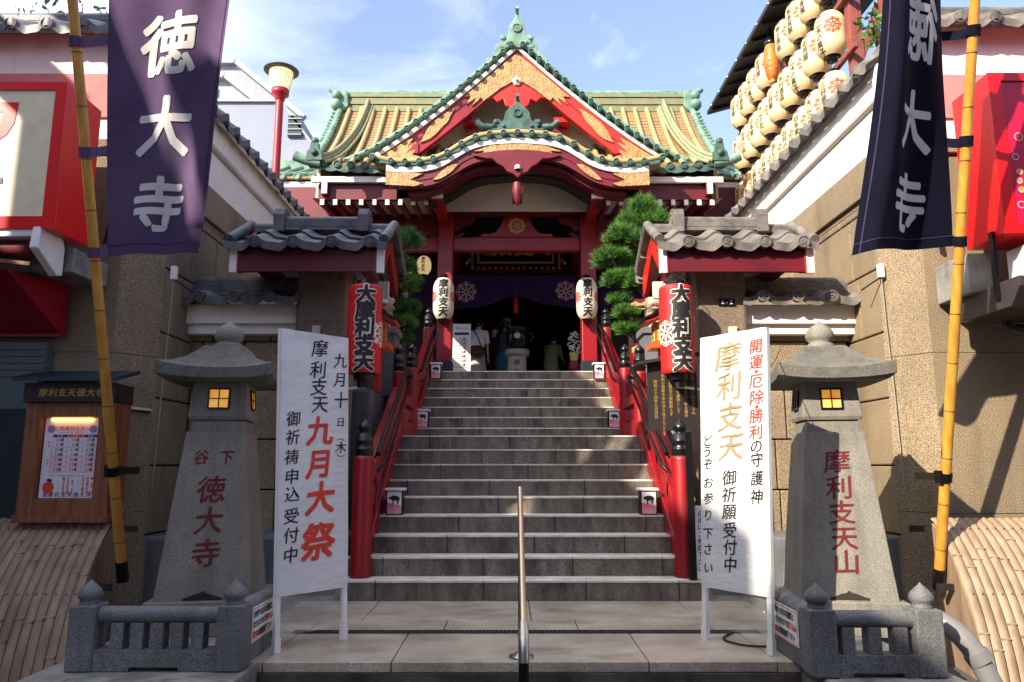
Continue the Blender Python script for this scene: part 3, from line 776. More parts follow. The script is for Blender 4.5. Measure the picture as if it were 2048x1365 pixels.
def kstrip(nm, d0, d1, y0, y1, m, lim=2.08, d1f=None):
    mb = MB(); xs = [-lim+2*lim*i/80 for i in range(81)]
    vs = []
    for y in (y0, y1):
        vs += [Vector((x, y, kz(x)-d0)) for x in xs]+[Vector((x, y, kz(x)-(d1f(x) if d1f else d1))) for x in xs]
    k = 81; fs = []
    for i in range(k-1): fs += [(i, i+1, k+i+1, k+i), (2*k+i, 3*k+i, 3*k+i+1, 2*k+i+1), (i, 2*k+i, 2*k+i+1, i+1), (k+i, k+i+1, 3*k+i+1, 3*k+i)]
    fs += [(0, k, 3*k, 2*k), (k-1, 3*k-1, 4*k-1, 2*k-1)]
    mb.add(vs, fs, False); return part(nm, mb, m)
kstrip('porch_verge_board', .06, .155, KY-.02, KY+.2, wood_w)
kstrip('porch_bargeboard', .156, .39, KY+.02, KY+.12, M('crimson_lacquer', (112, 8, 24), .45, col2=(92, 6, 20), scale=2, bump=.06, bscale=14))
kstrip('porch_bargeboard_step', .27, .285, KY+.005, KY+.02, red_d)
kstrip('inner_arch', .39, .45, KY+.2, KY+.5, red_d, 1.75)
kstrip('inner_arch', .44, .50, KY+.5, KY+.8, wood_dk, 1.45)
def kplate(nm, pts):
    mb = MB(); mb.prism([(x, kz(x)-d) for x, d in pts], lambda u, v, d: Vector((u, KY+d, v)), -.012, .02); part(nm, mb, gold)
kplate('gilt_centre_plate', [(-.70, .20), (-.45, .17), (-.2, .165), (0, .163), (.2, .165), (.45, .17), (.70, .20), (.52, .24), (.60, .30), (.42, .32), (.50, .38), (.25, .37), (0, .365), (-.25, .37), (-.50, .38), (-.42, .32), (-.60, .30), (-.52, .24)])
for s in (-1, 1):
    kplate('gilt_leaf', [(s*.93, .28), (s*1.02, .23), (s*1.12, .21), (s*1.22, .24), (s*1.34, .33), (s*1.24, .35), (s*1.14, .345), (s*1.04, .33)])
    kplate('gilt_end_plate', [(s*2.085, .165), (s*1.62, .165), (s*1.50, .19), (s*1.64, .24), (s*1.70, .275), (s*1.60, .31), (s*1.50, .355), (s*1.62, .385), (s*2.085, .385)])
# porch pendant and carving
mb = MB()
lob = [(0, .14), (.3, .12), (.58, .08), (.70, .03), (.50, -.02), (.40, -.02), (.32, -.1), (.22, -.16), (.16, -.24), (.06, -.28), (0, -.34)]
poly = [(x, z) for x, z in lob]+[(-x, z) for x, z in reversed(lob[1:-1])]
mb.prism(poly[::-1], lambda u, v, d: Vector((u, KY+.0+d, 5.95+v)), -.04, .05); part('porch_pendant', mb, M('crimson_lacquer', (0, 0, 0)), bevel=.012)
mb = MB(); mb.lathe([(.05, 0), (.045, .06), (.02, .08), (1e-4, .085)], (0, KY-.06, 5.74), 10); part('bell_boss', mb, panelw)
mb = MB(); mb.box((0, KY+.3, 5.45), (.16, .5, .12)); mb.lathe([(.08, .12), (.09, .0), (.06, -.16), (.02, -.24), (1e-4, -.26)], (0, KY+.1, 5.45), 12); part('carved_nose', mb, red_d)
onigawara((0, KY+.02, 6.40), .86, .52, m=cop_d)
mb = MB()
for k, (w, h) in enumerate(((.62, .05), (.56, .05), (.5, .05))): mb.b2((-w, KY+.0, 6.36+.045*k), (w, KY+1.2, 6.36+.045*k+.04))
part('porch_ridge', mb, cop_d)
for s in (-1, 1): mb = MB(); mb.tube([(s*.4, KY-.02, 6.47), (s*.56, KY-.04, 6.47), (s*.66, KY-.06, 6.54)], [.05, .05, .055], 10); part('porch_ridge_wing', mb, cop_d)

# --- eaves: fascia, rafters
for s in (-1, 1):
    mb = MB(); x = sorted((s*2.08, s*3.4)); mb.b2((x[0], 11.60, 5.745), (x[1], 11.66, 5.84)); part('eave_board', mb, wood_w)
    mb = MB(); x = sorted((s*2.0, s*3.3)); mb.b2((x[0], 11.70, 5.48), (x[1], 11.8, 5.745)); part('eave_fascia', mb, red_d)
    for i in range(9):
        x = s*(1.5+i*.215)
        mb = MB(); mb.beam((x, 11.68, 5.42), (x, 13.4, 5.60), .07, .085); mb.cur = 1; mb.b2((x-.034, 11.662, 5.374), (x+.034, 11.678, 5.465)); part('rafter', mb, [red_d, wood_w])
    mb = MB(); mb.beam((s*3.17, 11.6, 5.63), (s*3.17, 13.6, 5.7), .11, .2); mb.cur = 1; mb.b2((s*3.17-.045, 11.575, 5.54), (s*3.17+.045, 11.598, 5.76)); part('corner_rafter', mb, [red_d, wood_w])
    mb = MB(); mb.beam((s*1.31, 11.55, 5.50), (s*1.31, 13.0, 5.50), .18, .16); mb.cur = 1; mb.b2((s*1.31-.095, 11.52, 5.44), (s*1.31+.095, 11.548, 5.56)); part('beam_end', mb, [red, wood_w])
    mb = MB(); x = sorted((s*1.4, s*3.4)); mb.add([(x[0], 11.7, 5.50), (x[1], 11.7, 5.50), (x[1], 13.5, 5.68), (x[0], 13.5, 5.68)], [(0, 1, 2, 3)]); part('eave_soffit', mb, panelw)
    # lower side eave of the hall behind
    mb = MB(); x = sorted((s*3.3, s*5.0)); mb.b2((x[0], 13.3, 5.85), (x[1], 13.36, 5.97)); part('eave_fascia', mb, red_d)
    for i in range(6):
        xx = s*(3.25+.25*i); mb = MB(); mb.beam((xx, 13.2, 5.68), (xx, 15, 5.9), .07, .09); mb.cur = 1; mb.b2((xx-.035, 13.18, 5.64), (xx+.035, 13.197, 5.73)); part('rafter', mb, [red_d, wood_w])
        xx = s*(2.6+.25*i); mb = MB(); mb.beam((xx, 13.6, 5.32), (xx, 15, 5.5), .07, .09); mb.cur = 1; mb.b2((xx-.035, 13.58, 5.28), (xx+.035, 13.597, 5.37)); part('rafter', mb, [red_d, wood_w])
    # side roof
    mb = MB(); mb.grid(10, 6, lambda a, b: Vector((s*(3.4+1.9*a), 13.0+2.2*b, 6.25+1.2*b+.15*(1-b)**2)))
    part('side_roof', mb, roof_f, solid=.06)
    mb = MB()
    for i in range(7):
        xx = s*(3.5+.28*i); mb.tube([(xx, 13.0, 6.42), (xx, 14.0, 6.86), (xx, 15.2, 7.5)], .05, 8); 
        mb.lathe([(1e-4, -.1), (.06, -.1), (.06, 0), (.045, .0), (.045, -.014), (1e-4, -.014)], (xx, 12.96, 6.40), 14, False, q)
    part('side_roof_ribs', mb, cop)
    mb = MB(); x = sorted((s*3.4, s*5.2)); mb.b2((x[0], 13.05, 6.22), (x[1], 13.15, 6.32)); part('eave_board', mb, wood_w)
    mb = MB(); x = sorted((s*3.7, s*5.3)); mb.b2((x[0], 15.1, 7.4), (x[1], 15.3, 7.62)); part('side_ridge', mb, cop)
mb = MB(); mb.add([(-1.4, 11.5, 5.56), (1.4, 11.5, 5.56), (1.4, 13.4, 5.62), (-1.4, 13.4, 5.62)], [(0, 1, 2, 3)]); 
mb = MB(); mb.b2((-1.25, 12.45, 5.55), (1.25, 12.5, 6.15)); part('arch_panel', mb, panelw)
for s in (-1, 1):
    mb = MB(); pr = [(y, z-.06) for y, z in RP if y > 11.9]
    mb.prism([(11.95, 5.6)]+[(16.4, 5.6), (16.4, 6.3)]+[(14.0, 8.2)]+pr[::-1], lambda u, v, d: Vector((s*3.38+d, u, v)), -.03, .03); part('side_gable_wall', mb, panelw)  # closes the hall side, added to keep a sun patch off the curtain
# --- pillars and beams
PX, PY = 1.275, 12.9
for s in (-1, 1):
    mb = MB(); mb.b2((s*PX-.135, PY-.135, FZ+.28), (s*PX+.135, PY+.135, 5.62)); part('pillar', mb, red, bevel=.02)
    mb = MB(); mb.b2((s*PX-.15, PY-.15, FZ), (s*PX+.15, PY+.15, FZ+.29)); part('pillar_shoe', mb, M('pillar_shoe_metal', (30, 44, 48), .5, .3), bevel=.01)
    mb = MB(); mb.b2((s*PX-.1, PY+.02, 5.3), (s*PX+.1, PY+3, 5.5)); part('tie_beam', mb, red_d)
    mb = MB(); x = sorted((s*(PX+.14), s*3.3)); mb.b2((x[0], PY-.08, 4.93), (x[1], PY+.08, 5.17)); part('penetrating_beam', mb, red)
    mb = MB(); x = sorted((s*(PX+.14), s*3.5)); mb.b2((x[0], PY-.09, 5.40), (x[1], PY+.09, 5.60)); part('side_lintel', mb, red_d)
    mb = MB(); mb.prism([(0, 0), (.4, 0), (.34, .10), (.18, .14), (.1, .24), (0, .26)], lambda u, v, d: Vector((s*(PX+.14+u), PY+d, 5.40-v)), -.05, .05); part('bracket_arm', mb, red_d)
    mb = MB(); mb.prism([(0, 0), (.4, 0), (.34, .10), (.18, .14), (.1, .24), (0, .26)], lambda u, v, d: Vector((s*(PX-.14-u), PY+d, 5.56-v)), -.05, .05); part('bracket_arm', mb, red_d)
    mb = MB(); mb.tube([(s*(PX-.14), PY-.02, 5.21), (s*(PX-.25), PY-.05, 5.22), (s*(PX-.30), PY-.05, 5.27), (s*(PX-.26), PY-.05, 5.30)], [.05, .05, .04, .02], 8); part('carved_nosing', mb, red_d)
mb = MB(); mb.b2((-1.95, PY-.11, 5.62), (1.95, PY+.11, 5.93)); part('head_beam', mb, red_d, bevel=.02)
mb = MB(); mb.b2((-PX+.13, PY-.09, 4.93), (PX-.13, PY+.09, 5.185)); part('penetrating_beam', mb, red, bevel=.02)
# frog-leg strut with the gilt wheel
mb = MB()
lob = [(0, .44), (.16, .43), (.24, .36), (.28, .24), (.36, .12), (.46, .07), (.62, .07), (.68, .0)]
poly = [(-.68, 0), (.68, 0)]+[(x, z) for x, z in reversed(lob[:-1])]+[(-x, z) for x, z in lob[1:-1]]
mb.prism(poly, lambda u, v, d: Vector((u, PY+d, 5.187+v)), -.07, .07); mb.b2((-.11, PY-.09, 5.62), (.11, PY+.09, 5.66)); part('frog_leg_strut', mb, red, bevel=.012)
mb = MB(); fn = plane((0, PY-.076, 5.40), (1, 0, 0), (0, 0, 1)); wheel(mb, fn, 0, 0, .16); ring(mb, fn, 0, 0, .105, .135, 28, .004); part('wheel_crest', mb, goldtext)
# --- hall front behind the porch
HY = 15.9
mb = MB(); mb.b2((-6, HY+.1, FZ), (-1.75, HY+.3, 6)); mb.b2((1.75, HY+.1, FZ), (6, HY+.3, 6)); mb.b2((-1.75, HY+.1, 5.0), (1.75, HY+.3, 6)); part('front_wall', mb, wood_dk)
mb = MB()
for x0, x1 in ((-3.4, 3.4),): mb.b2((x0, HY-.02, 6.08), (x1, HY+.09, 6.32))
part('transom_panel', mb, panelw)
for z, h, m in ((6.02, .12, red_d), (6.42, .2, red_d), (5.38, .14, red_d)):
    mb = MB(); mb.box((0, HY-.02, z), (7.6, .22, h)); part('hall_beam', mb, m)
mb = MB()
for i in range(-11, 12): mb.b2((i*.16-.012, HY-.05, 5.46), (i*.16+.012, HY-.02, 5.95))
for j in range(4): mb.b2((-1.9, HY-.048, 5.54+j*.11), (1.9, HY-.022, 5.56+j*.11))
part('lattice_transom', mb, black)
for s in (-1, 1):
    mb = MB(); mb.b2((s*1.62-.1, HY-.1, FZ), (s*1.62+.1, HY+.15, 5.1)); part('hall_post', mb, red_d)
    mb = MB(); mb.b2((s*2.6-.1, HY-.1, FZ), (s*2.6+.1, HY+.15, 5.9)); part('hall_post', mb, red_d)
    for zz in (5.3,): 
        mb = MB(); mb.tube([(s*1.0, HY-.3, 5.55), (s*1.06, HY-.4, 5.44)], .035, 8); part('porch_spotlight', mb, whitep)
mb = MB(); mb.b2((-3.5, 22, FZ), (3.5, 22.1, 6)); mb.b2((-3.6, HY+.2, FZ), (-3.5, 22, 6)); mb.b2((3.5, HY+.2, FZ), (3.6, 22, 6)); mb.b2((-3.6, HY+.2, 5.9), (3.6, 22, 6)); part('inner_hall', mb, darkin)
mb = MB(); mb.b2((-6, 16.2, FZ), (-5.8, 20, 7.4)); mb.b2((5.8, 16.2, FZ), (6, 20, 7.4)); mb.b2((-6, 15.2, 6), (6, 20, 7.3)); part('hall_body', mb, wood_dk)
mb = MB(); mb.b2((-5.2, 13.0, FZ), (-3.45, 15.9, 6.2)); part('side_bay', mb, red_d)
mb = MB(); mb.b2((3.45, 13.0, FZ), (5.2, 15.9, 6.2)); part('side_bay', mb, red_d)
# ================================================================== OBJECTS
XU, ZU, NU = Vector((1, 0, 0)), Vector((0, 0, 1)), Vector((0, -1, 0))
def front(c): return plane(c, (1, 0, 0), (0, 0, 1))     # plane facing the street

# ---------------------------------------------------------------- red railings
def newel(t, x, y, z, h=1.06, r=.088):
    mb = MB(); mb.lathe([(r*1.02, 0), (r*1.02, .03), (r, .05), (r, h-.03), (r*.94, h), (1e-4, h)], (x, y, z), 20)
    post = mb.build('newel_post', red, t)
    mb = MB()
    k = r/.088
    mb.lathe([(.080*k, -.005), (.080*k, .05), (.086*k, .055), (.086*k, .065), (.079*k, .07), (.077*k, .125), (.083*k, .13), (.083*k, .14), (.074*k, .15), (.072*k, .19), (.05*k, .205), (.04*k, .215), (.052*k, .225), (.062*k, .25), (.056*k, .28), (.03*k, .305), (.01*k, .325), (1e-4, .34)], (x, y, z+h), 18)
    mb.build('finial', black, post)
def railing(s):
    nm = 'left' if s < 0 else 'right'
    t = thing('stair_railing', 'red lacquered railing with black capped newel posts up the '+nm+' side of the stairs', 'railing', (s*1.44, 6.8, .16))
    A, B, Cc, D = (s*1.44, 6.80, .165), (s*1.44, 8.80, 1.485), (s*1.45, 10.0, 1.485), (s*1.44, 11.80, 2.64)
    hts = (1.06, .78, .98, .66)
    hts = (1.06, .76, .96, .70)
    for p, h in zip((A, B, Cc, D), hts): newel(t, *p, h=h, r=.092 if p is A else .085)
    for p, q, ha, hb in ((A, B, .80, .52), (Cc, D, .70, .46), (B, Cc, .46, .46)):
        p, q = Vector(p), Vector(q)
        d = Vector((0, .05, 0))
        for nmr, oa, ob, w, h in (('top_rail', ha, hb, .11, .12), ('middle_rail', ha*.55+.02, hb*.55+.05, .06, .13), ('stringer', .12, .08, .11, .20)):
            mb = MB(); mb.beam(p+d+Vector((0, 0, oa)), q-d+Vector((0, 0, ob)), w, h); mb.build(nmr, red, t, bevel=.008)
        for f in (.25, .5, .75):
            mb = MB(); a = p.lerp(q, f); z0 = .12+(.08-.12)*f; z1 = ha+(hb-ha)*f
            mb.b2((a.x-.03, a.y-.03, a.z+z0+.05), (a.x+.03, a.y+.03, a.z+z1-.02)); mb.build('baluster', red, t)
    for p, q, ha, hb in ((A, B, .98, .70), (Cc, D, .84, .62)):
        p, q = Vector(p), Vector(q); i = Vector((-s*.16, 0, 0)); d = (q-p).normalized()
        a, b = p+i+Vector((0, .1, ha)), q+i+Vector((0, -.06, hb))
        mb = MB(); mb.tube([a+Vector((s*.05, -.02, -.06)), a, b, b+Vector((s*.10, .03, -.03))], .016, 10); mb.build('handrail', blackm, t)
        a2, b2 = a+Vector((s*.05, 0, .10)), b+Vector((s*.05, 0, .10))
        mb = MB(); mb.tube([a2, b2], .023, 10)
        for f in (.06, .5, .94):
            c = a2.lerp(b2, f); mb.tube([c, c+Vector((s*.05, 0, -.10))], .010, 6)
        mb.build('handrail', blackm, t)
railing(-1); railing(1)

# ---------------------------------------------------------------- step lights with an animal picture
def boar(mb, fn, u, v, w, eps=0):
    body = [(-.46, .06), (-.40, .16), (-.28, .20), (-.12, .27), (.10, .27), (.30, .20), (.42, .10), (.46, -.06), (.40, -.02), (.36, -.18), (.28, -.42), (.20, -.42), (.24, -.2), (.14, -.12), (-.02, -.10), (-.04, -.2), (-.10, -.42), (-.18, -.42), (-.14, -.18), (-.24, -.06), (-.34, -.02), (-.44, -.02)]
    mb.add([fn(u+x*w, v+y*w, eps) for x, y in body], [tuple(range(len(body)))], False)
def steplight():
    t = thing('step_light', 'x', 'step light', (0, 0, 0))
    mb = MB(); mb.b2((-.082, -.07, 0), (.082, .07, .235)); mb.build('box', blackm, t, bevel=.006)
    mb = MB(); mb.b2((-.098, -.09, .235), (.098, .09, .26)); mb.build('lid', whitep, t, bevel=.006)
    fn = front((0, -.072, 0))
    mb = MB(); mb.add([fn(-.07, .012), fn(.07, .012), fn(.07, .225), fn(-.07, .225)], [(0, 1, 2, 3)]); mb.cur = 1
    mb.add([fn(-.07, .012, .001), fn(.07, .012, .001), fn(.07, .09, .001), fn(-.07, .12, .001)], [(0, 1, 2, 3)]); mb.cur = 2
    boar(mb, fn, 0, .155, .12, .002); mb.cur = 0; rowtext(mb, '摩利支天', fn, 0, .035, .022, bold=.0, eps=.002)
    mb.build('picture_panel', [whitep, pinkl, ink], t)
    return t
sl = steplight(); first = True
for s in (-1, 1):
    for (x, y, z), lb in (((1.25, 7.50, 4*r_), 'lowest'), ((1.33, 10.36, 10*r_), 'middle'), ((1.285, 11.62, 15*r_), 'topmost')):
        L = 'small boxed step light with animal picture, %s one on the %s side of the stairs' % (lb, 'left' if s < 0 else 'right')
        o = sl if first else dup(sl, (0, 0, 0))
        first = False
        o.location = (s*x, y, z); tag(o, L, 'step light', 'step lights along both sides of the stairs')

# ---------------------------------------------------------------- centre handrail
t = thing('centre_handrail', 'worn metal handrail on a black post standing in front of the stairs', 'handrail', (-.04, 4.7, 0))
mb = MB(); mb.tube([(-.043, 5.32, .975), (-.043, 4.7, .64), (-.043, 4.05, .29)], .019, 12); mb.ball((-.043, 5.32, .975), .021, 10); mb.build('rail', brass, t)
mb = MB(); mb.tube([(-.043, 4.10, .315), (-.043, 4.0, .262), (-.043, 3.96, .225), (-.043, 3.95, .16)], .028, 12); mb.build('elbow', steel, t)
mb = MB(); mb.tube([(-.043, 3.95, .165), (-.043, 3.95, -.42)], .026, 12); mb.build('lower_post', blackm, t)
mb = MB(); mb.tube([(-.043, 4.72, .63), (-.043, 4.72, 0)], .02, 12); mb.build('upper_post', blackm, t)
mb = MB(); mb.lathe([(.075, 0), (.075, .01), (.05, .014), (.03, .03), (.02, .035)], (-.043, 4.72, .001), 18); mb.build('base_flange', steel, t)

# ---------------------------------------------------------------- stone lanterns
def sq(mb, prof, c, rot, smooth=False):
    """square-section lathe: prof is (half-width, z)"""
    mb.lathe([(r*math.sqrt(2)*.94, z) for r, z in prof], c, 4, smooth, Matrix.Rotation(rot, 3, 'Z'), .5)
def stone_lantern(s):
    nm = 'left' if s < 0 else 'right'
    L = 'tall grey stone lantern with glowing window, carved with red characters for '+('the hall' if 0 else 'the temple name')
    L = 'shaded tall stone lantern at left with four red characters below two small ones' if s < 0 else 'sunlit tall stone lantern at right carved with five red characters in a column'
    cx, cy = s*2.30, 5.68
    rot = -s*R(9)
    t = thing('stone_lantern', L, 'stone lantern', (cx, cy, .0))
    c = (cx, cy, 0)
    mb = MB(); sq(mb, [(.46, .0), (.46, .13), (.44, .15), (.0, .15)], c, rot); sq(mb, [(.40, .15), (.40, .215), (1e-4, .215)], c, rot); mb.build('plinth', lant_st, t, bevel=.008)
    mb = MB(); sq(mb, [(.345, .215), (.225, 1.385), (1e-4, 1.385)], c, rot); 
    m3 = Matrix.Rotation(rot, 3, 'Z')
    def fr(u, v, d=0):     # on the sloping front face
        y = -(.345-(v-.215)*.12/1.17)*.94
        return Vector(c)+m3 @ Vector((u, y-d*1.0, v))
    mb.cur = 1
    mb.prism([(-.14, .216), (.14, .216), (.13, .235), (.08, .25), (.05, .262), (.02, .268), (0, .285), (-.02, .268), (-.05, .262), (-.08, .25), (-.13, .235)], fr, -.01, .002)
    ped = mb.build('pedestal', [lant_st, joint], t, bevel=.006)
    mb = MB()
    if s < 0:
        put(mb, '谷', fr, -.09, 1.20, .11, .11, .025, .06, .003); put(mb, '下', fr, .085, 1.20, .11, .11, .025, .06, .003)
        for ch, v in zip('徳大寺', (.97, .755, .53)): put(mb, ch, fr, 0, v, .20, .20, .025, .06, .003)
    else:
        for ch, v in zip('摩利支天山', (1.17, .985, .81, .635, .47)): put(mb, ch, fr, .0, v, .19, .175, .02, .06, .003)
    mb.build('carved_lettering', inkred2, ped, fix=False)
    mb = MB(); sq(mb, [(.20, 1.385), (.20, 1.46), (.19, 1.475), (1e-4, 1.475)], c, rot); mb.build('neck', lant_st, t, bevel=.008)
    mb = MB(); sq(mb, [(.215, 1.475), (.225, 1.50), (.20, 1.76), (1e-4, 1.76)], c, rot); box = mb.build('light_chamber', lant_st, t, bevel=.01)
    # lattice windows, front and the side towards the stairs
    for k in (0, 1):
        ang = rot+(0 if k == 0 else -s*R(90))
        mm = Matrix.Rotation(ang, 3, 'Z')
        w = .070 if k == 0 else .066
        fn = lambda u, v, d=0: Vector(c)+mm @ Vector((u, -.2175*.94-d+(v)*.08, 1.63+v))
        mb = MB(); mb.prism([(-w, -w), (w, -w), (w, w), (-w, w)], fn, -.05, .002)
        win = mb.build('window', warm if (k == 0 or s < 0) else M('window_pane_dull', (150, 150, 146), .4), box)
        mb = MB()
        for a, b in (((-w-.008, -w-.008), (w+.008, -w+.004)), ((-w-.008, w-.004), (w+.008, w+.008)), ((-w-.008, -w+.004), (-w+.004, w-.004)), ((w-.004, -w+.004), (w+.008, w-.004)), ((-.004, -w+.004), (.004, w-.004)), ((-w+.004, -.004), (-.004, .004)), ((.004, -.004), (w-.004, .004))):
            mb.prism([a, (b[0], a[1]), b, (a[0], b[1])], fn, -.01, .009)
        mb.build('window_lattice', blackm, box)
    # curved hipped roof, then jewel
    mb = MB()
    def roofring(hw, z, up):     # square ring with raised corners
        out = []
        for i in range(4):
            for j in range(8):
                f = j/8*2-1
                p = {0: (f, -1), 1: (1, f), 2: (-f, 1), 3: (-1, -f)}[i]
                bow = 1+.03*abs(f)**3
                out.append(m3 @ Vector((p[0]*hw*bow*.96, p[1]*hw*bow*.96, z+up*abs(f)**2.5)))
        return out
    rings = [(.20, 1.75, 0), (.37, 1.75, .01), (.41, 1.765, .03), (.415, 1.84, .045), (.34, 1.872, .022), (.255, 1.925, .008), (.185, 1.99, 0), (.15, 2.035, 0), (.001, 2.036, 0)]
    vs = []; fs = []
    for h, z, u in rings: vs += [Vector(c)+p for p in roofring(h, z, u)]
    for i in range(len(rings)-1):
        for j in range(32): fs.append((i*32+j, i*32+(j+1) % 32, (i+1)*32+(j+1) % 32, (i+1)*32+j))
    mb.add(vs, fs, False); mb.build('roof', M('weathered_cap_stone', (126, 121, 111), .85, col2=(98, 94, 86), scale=2.5, speck=(70, 67, 60), sscale=200, bump=.2, bscale=110, streak=.7, streak_col=(50, 48, 42), streak_s=(5, 5, 3)), t)
    mb = MB(); mb.lathe([(.10, 2.03), (.105, 2.06), (.085, 2.075), (.075, 2.08), (.10, 2.10), (.108, 2.135), (.095, 2.175), (.06, 2.21), (.025, 2.232), (.008, 2.25), (1e-4, 2.258)], c, 22); mb.build('jewel', lant_st, t)
stone_lantern(-1); stone_lantern(1)

# ---------------------------------------------------------------- granite fences
def jewel_post(t, x, y, z, w=.15, h=.355):
    mb = MB(); mb.b2((x-w/2, y-w/2, z), (x+w/2, y+w/2, z+h)); p = mb.build('fence_post', granite, t, bevel=.008)
    mb = MB(); mb.lathe([(.052, 0), (.054, .014), (.047, .02), (.062, .036), (.067, .056), (.058, .08), (.034, .104), (.012, .124), (1e-4, .138)], (x, y, z+h), 18); mb.build('jewel_knob', granite, p)
def fence(s):
    nm = 'left' if s < 0 else 'right'
    nb = 5 if s < 0 else 3
    xo, xi, yf = (s*2.54, s*1.70, 4.47) if s < 0 else (s*2.20, s*1.61, 4.34)
    t = thing('stone_fence', 'low granite fence of %s short balusters with two pointed knobs before the %s lantern' % (('five', 'left') if s < 0 else ('three', 'right')), 'fence', ((xo+xi)/2, yf, 0))
    jewel_post(t, xo, yf, 0); jewel_post(t, xi, yf, 0)
    a, b = min(xo, xi)+.075, max(xo, xi)-.075
    mb = MB(); mb.tube([(a, yf, .295), (b, yf, .295)], .048, 16); mb.build('top_rail', granite, t)
    mb = MB(); mb.b2((a, yf-.06, .022), (b, yf+.06, .112)); mb.b2((a, yf-.059, .0), ((a+b)/2-.14, yf+.059, .022)); mb.b2(((a+b)/2+.14, yf-.059, 0), (b, yf+.059, .022)); mb.build('bottom_rail', granite, t)
    for i in range(nb):
        x = a+(b-a)*(i+.5)/nb if s > 0 else a+.06+(b-a-.12)*(i+.5)/nb
        mb = MB(); mb.b2((x-.036, yf-.045, .112), (x+.036, yf+.045, .256)); mb.build('baluster', granite, t, bevel=.004)
    # solid return panel towards the sign, with a notice
    x1 = xi+s*.0
    mb = MB(); x = sorted((xi-.055, xi+.055)); mb.b2((x[0], yf+.076, 0), (x[1], yf+.62, .30)); mb.tube([(xi, yf+.076, .30), (xi, yf+.62, .30)], .054, 12); mb.build('return_panel', granite, t, bevel=.006)
    fn = plane((xi-s*.058, yf+(.13 if s < 0 else .56), .205), (0, 1 if s < 0 else -1, 0), (0, 0, 1))
    mb = MB(); mb.prism([(0, -.1), (.42, -.1), (.42, .1), (0, .1)], fn, 0, .004); mb.cur = 1
    u0 = .21
    for k, line in enumerate(('お参りの方の迷惑と', 'なりますので座り込み', '飲食は御遠慮下さい')):
        for i, ch in enumerate(line):
            mb.cur = 2 if (ch in '座り込み' and k == 1 and i > 5) or (k == 2 and i < 2) else 1
            put(mb, ch, fn, .025+.039*i+.01, .058-.058*k, .042, .046, .03, 0, .006)
    mb.cur = 2
    for a_, b_ in (((.008, -.094), (.412, -.09)), ((.008, .09), (.412, .094)), ((.008, -.09), (.012, .09)), ((.408, -.09), (.412, .09))):
        mb.prism([a_, (b_[0], a_[1]), b_, (a_[0], b_[1])], fn, .004, .005)
    mb.build('notice_plate', [whitep, ink, inkred], t, fix=False)
fence(-1); fence(1)

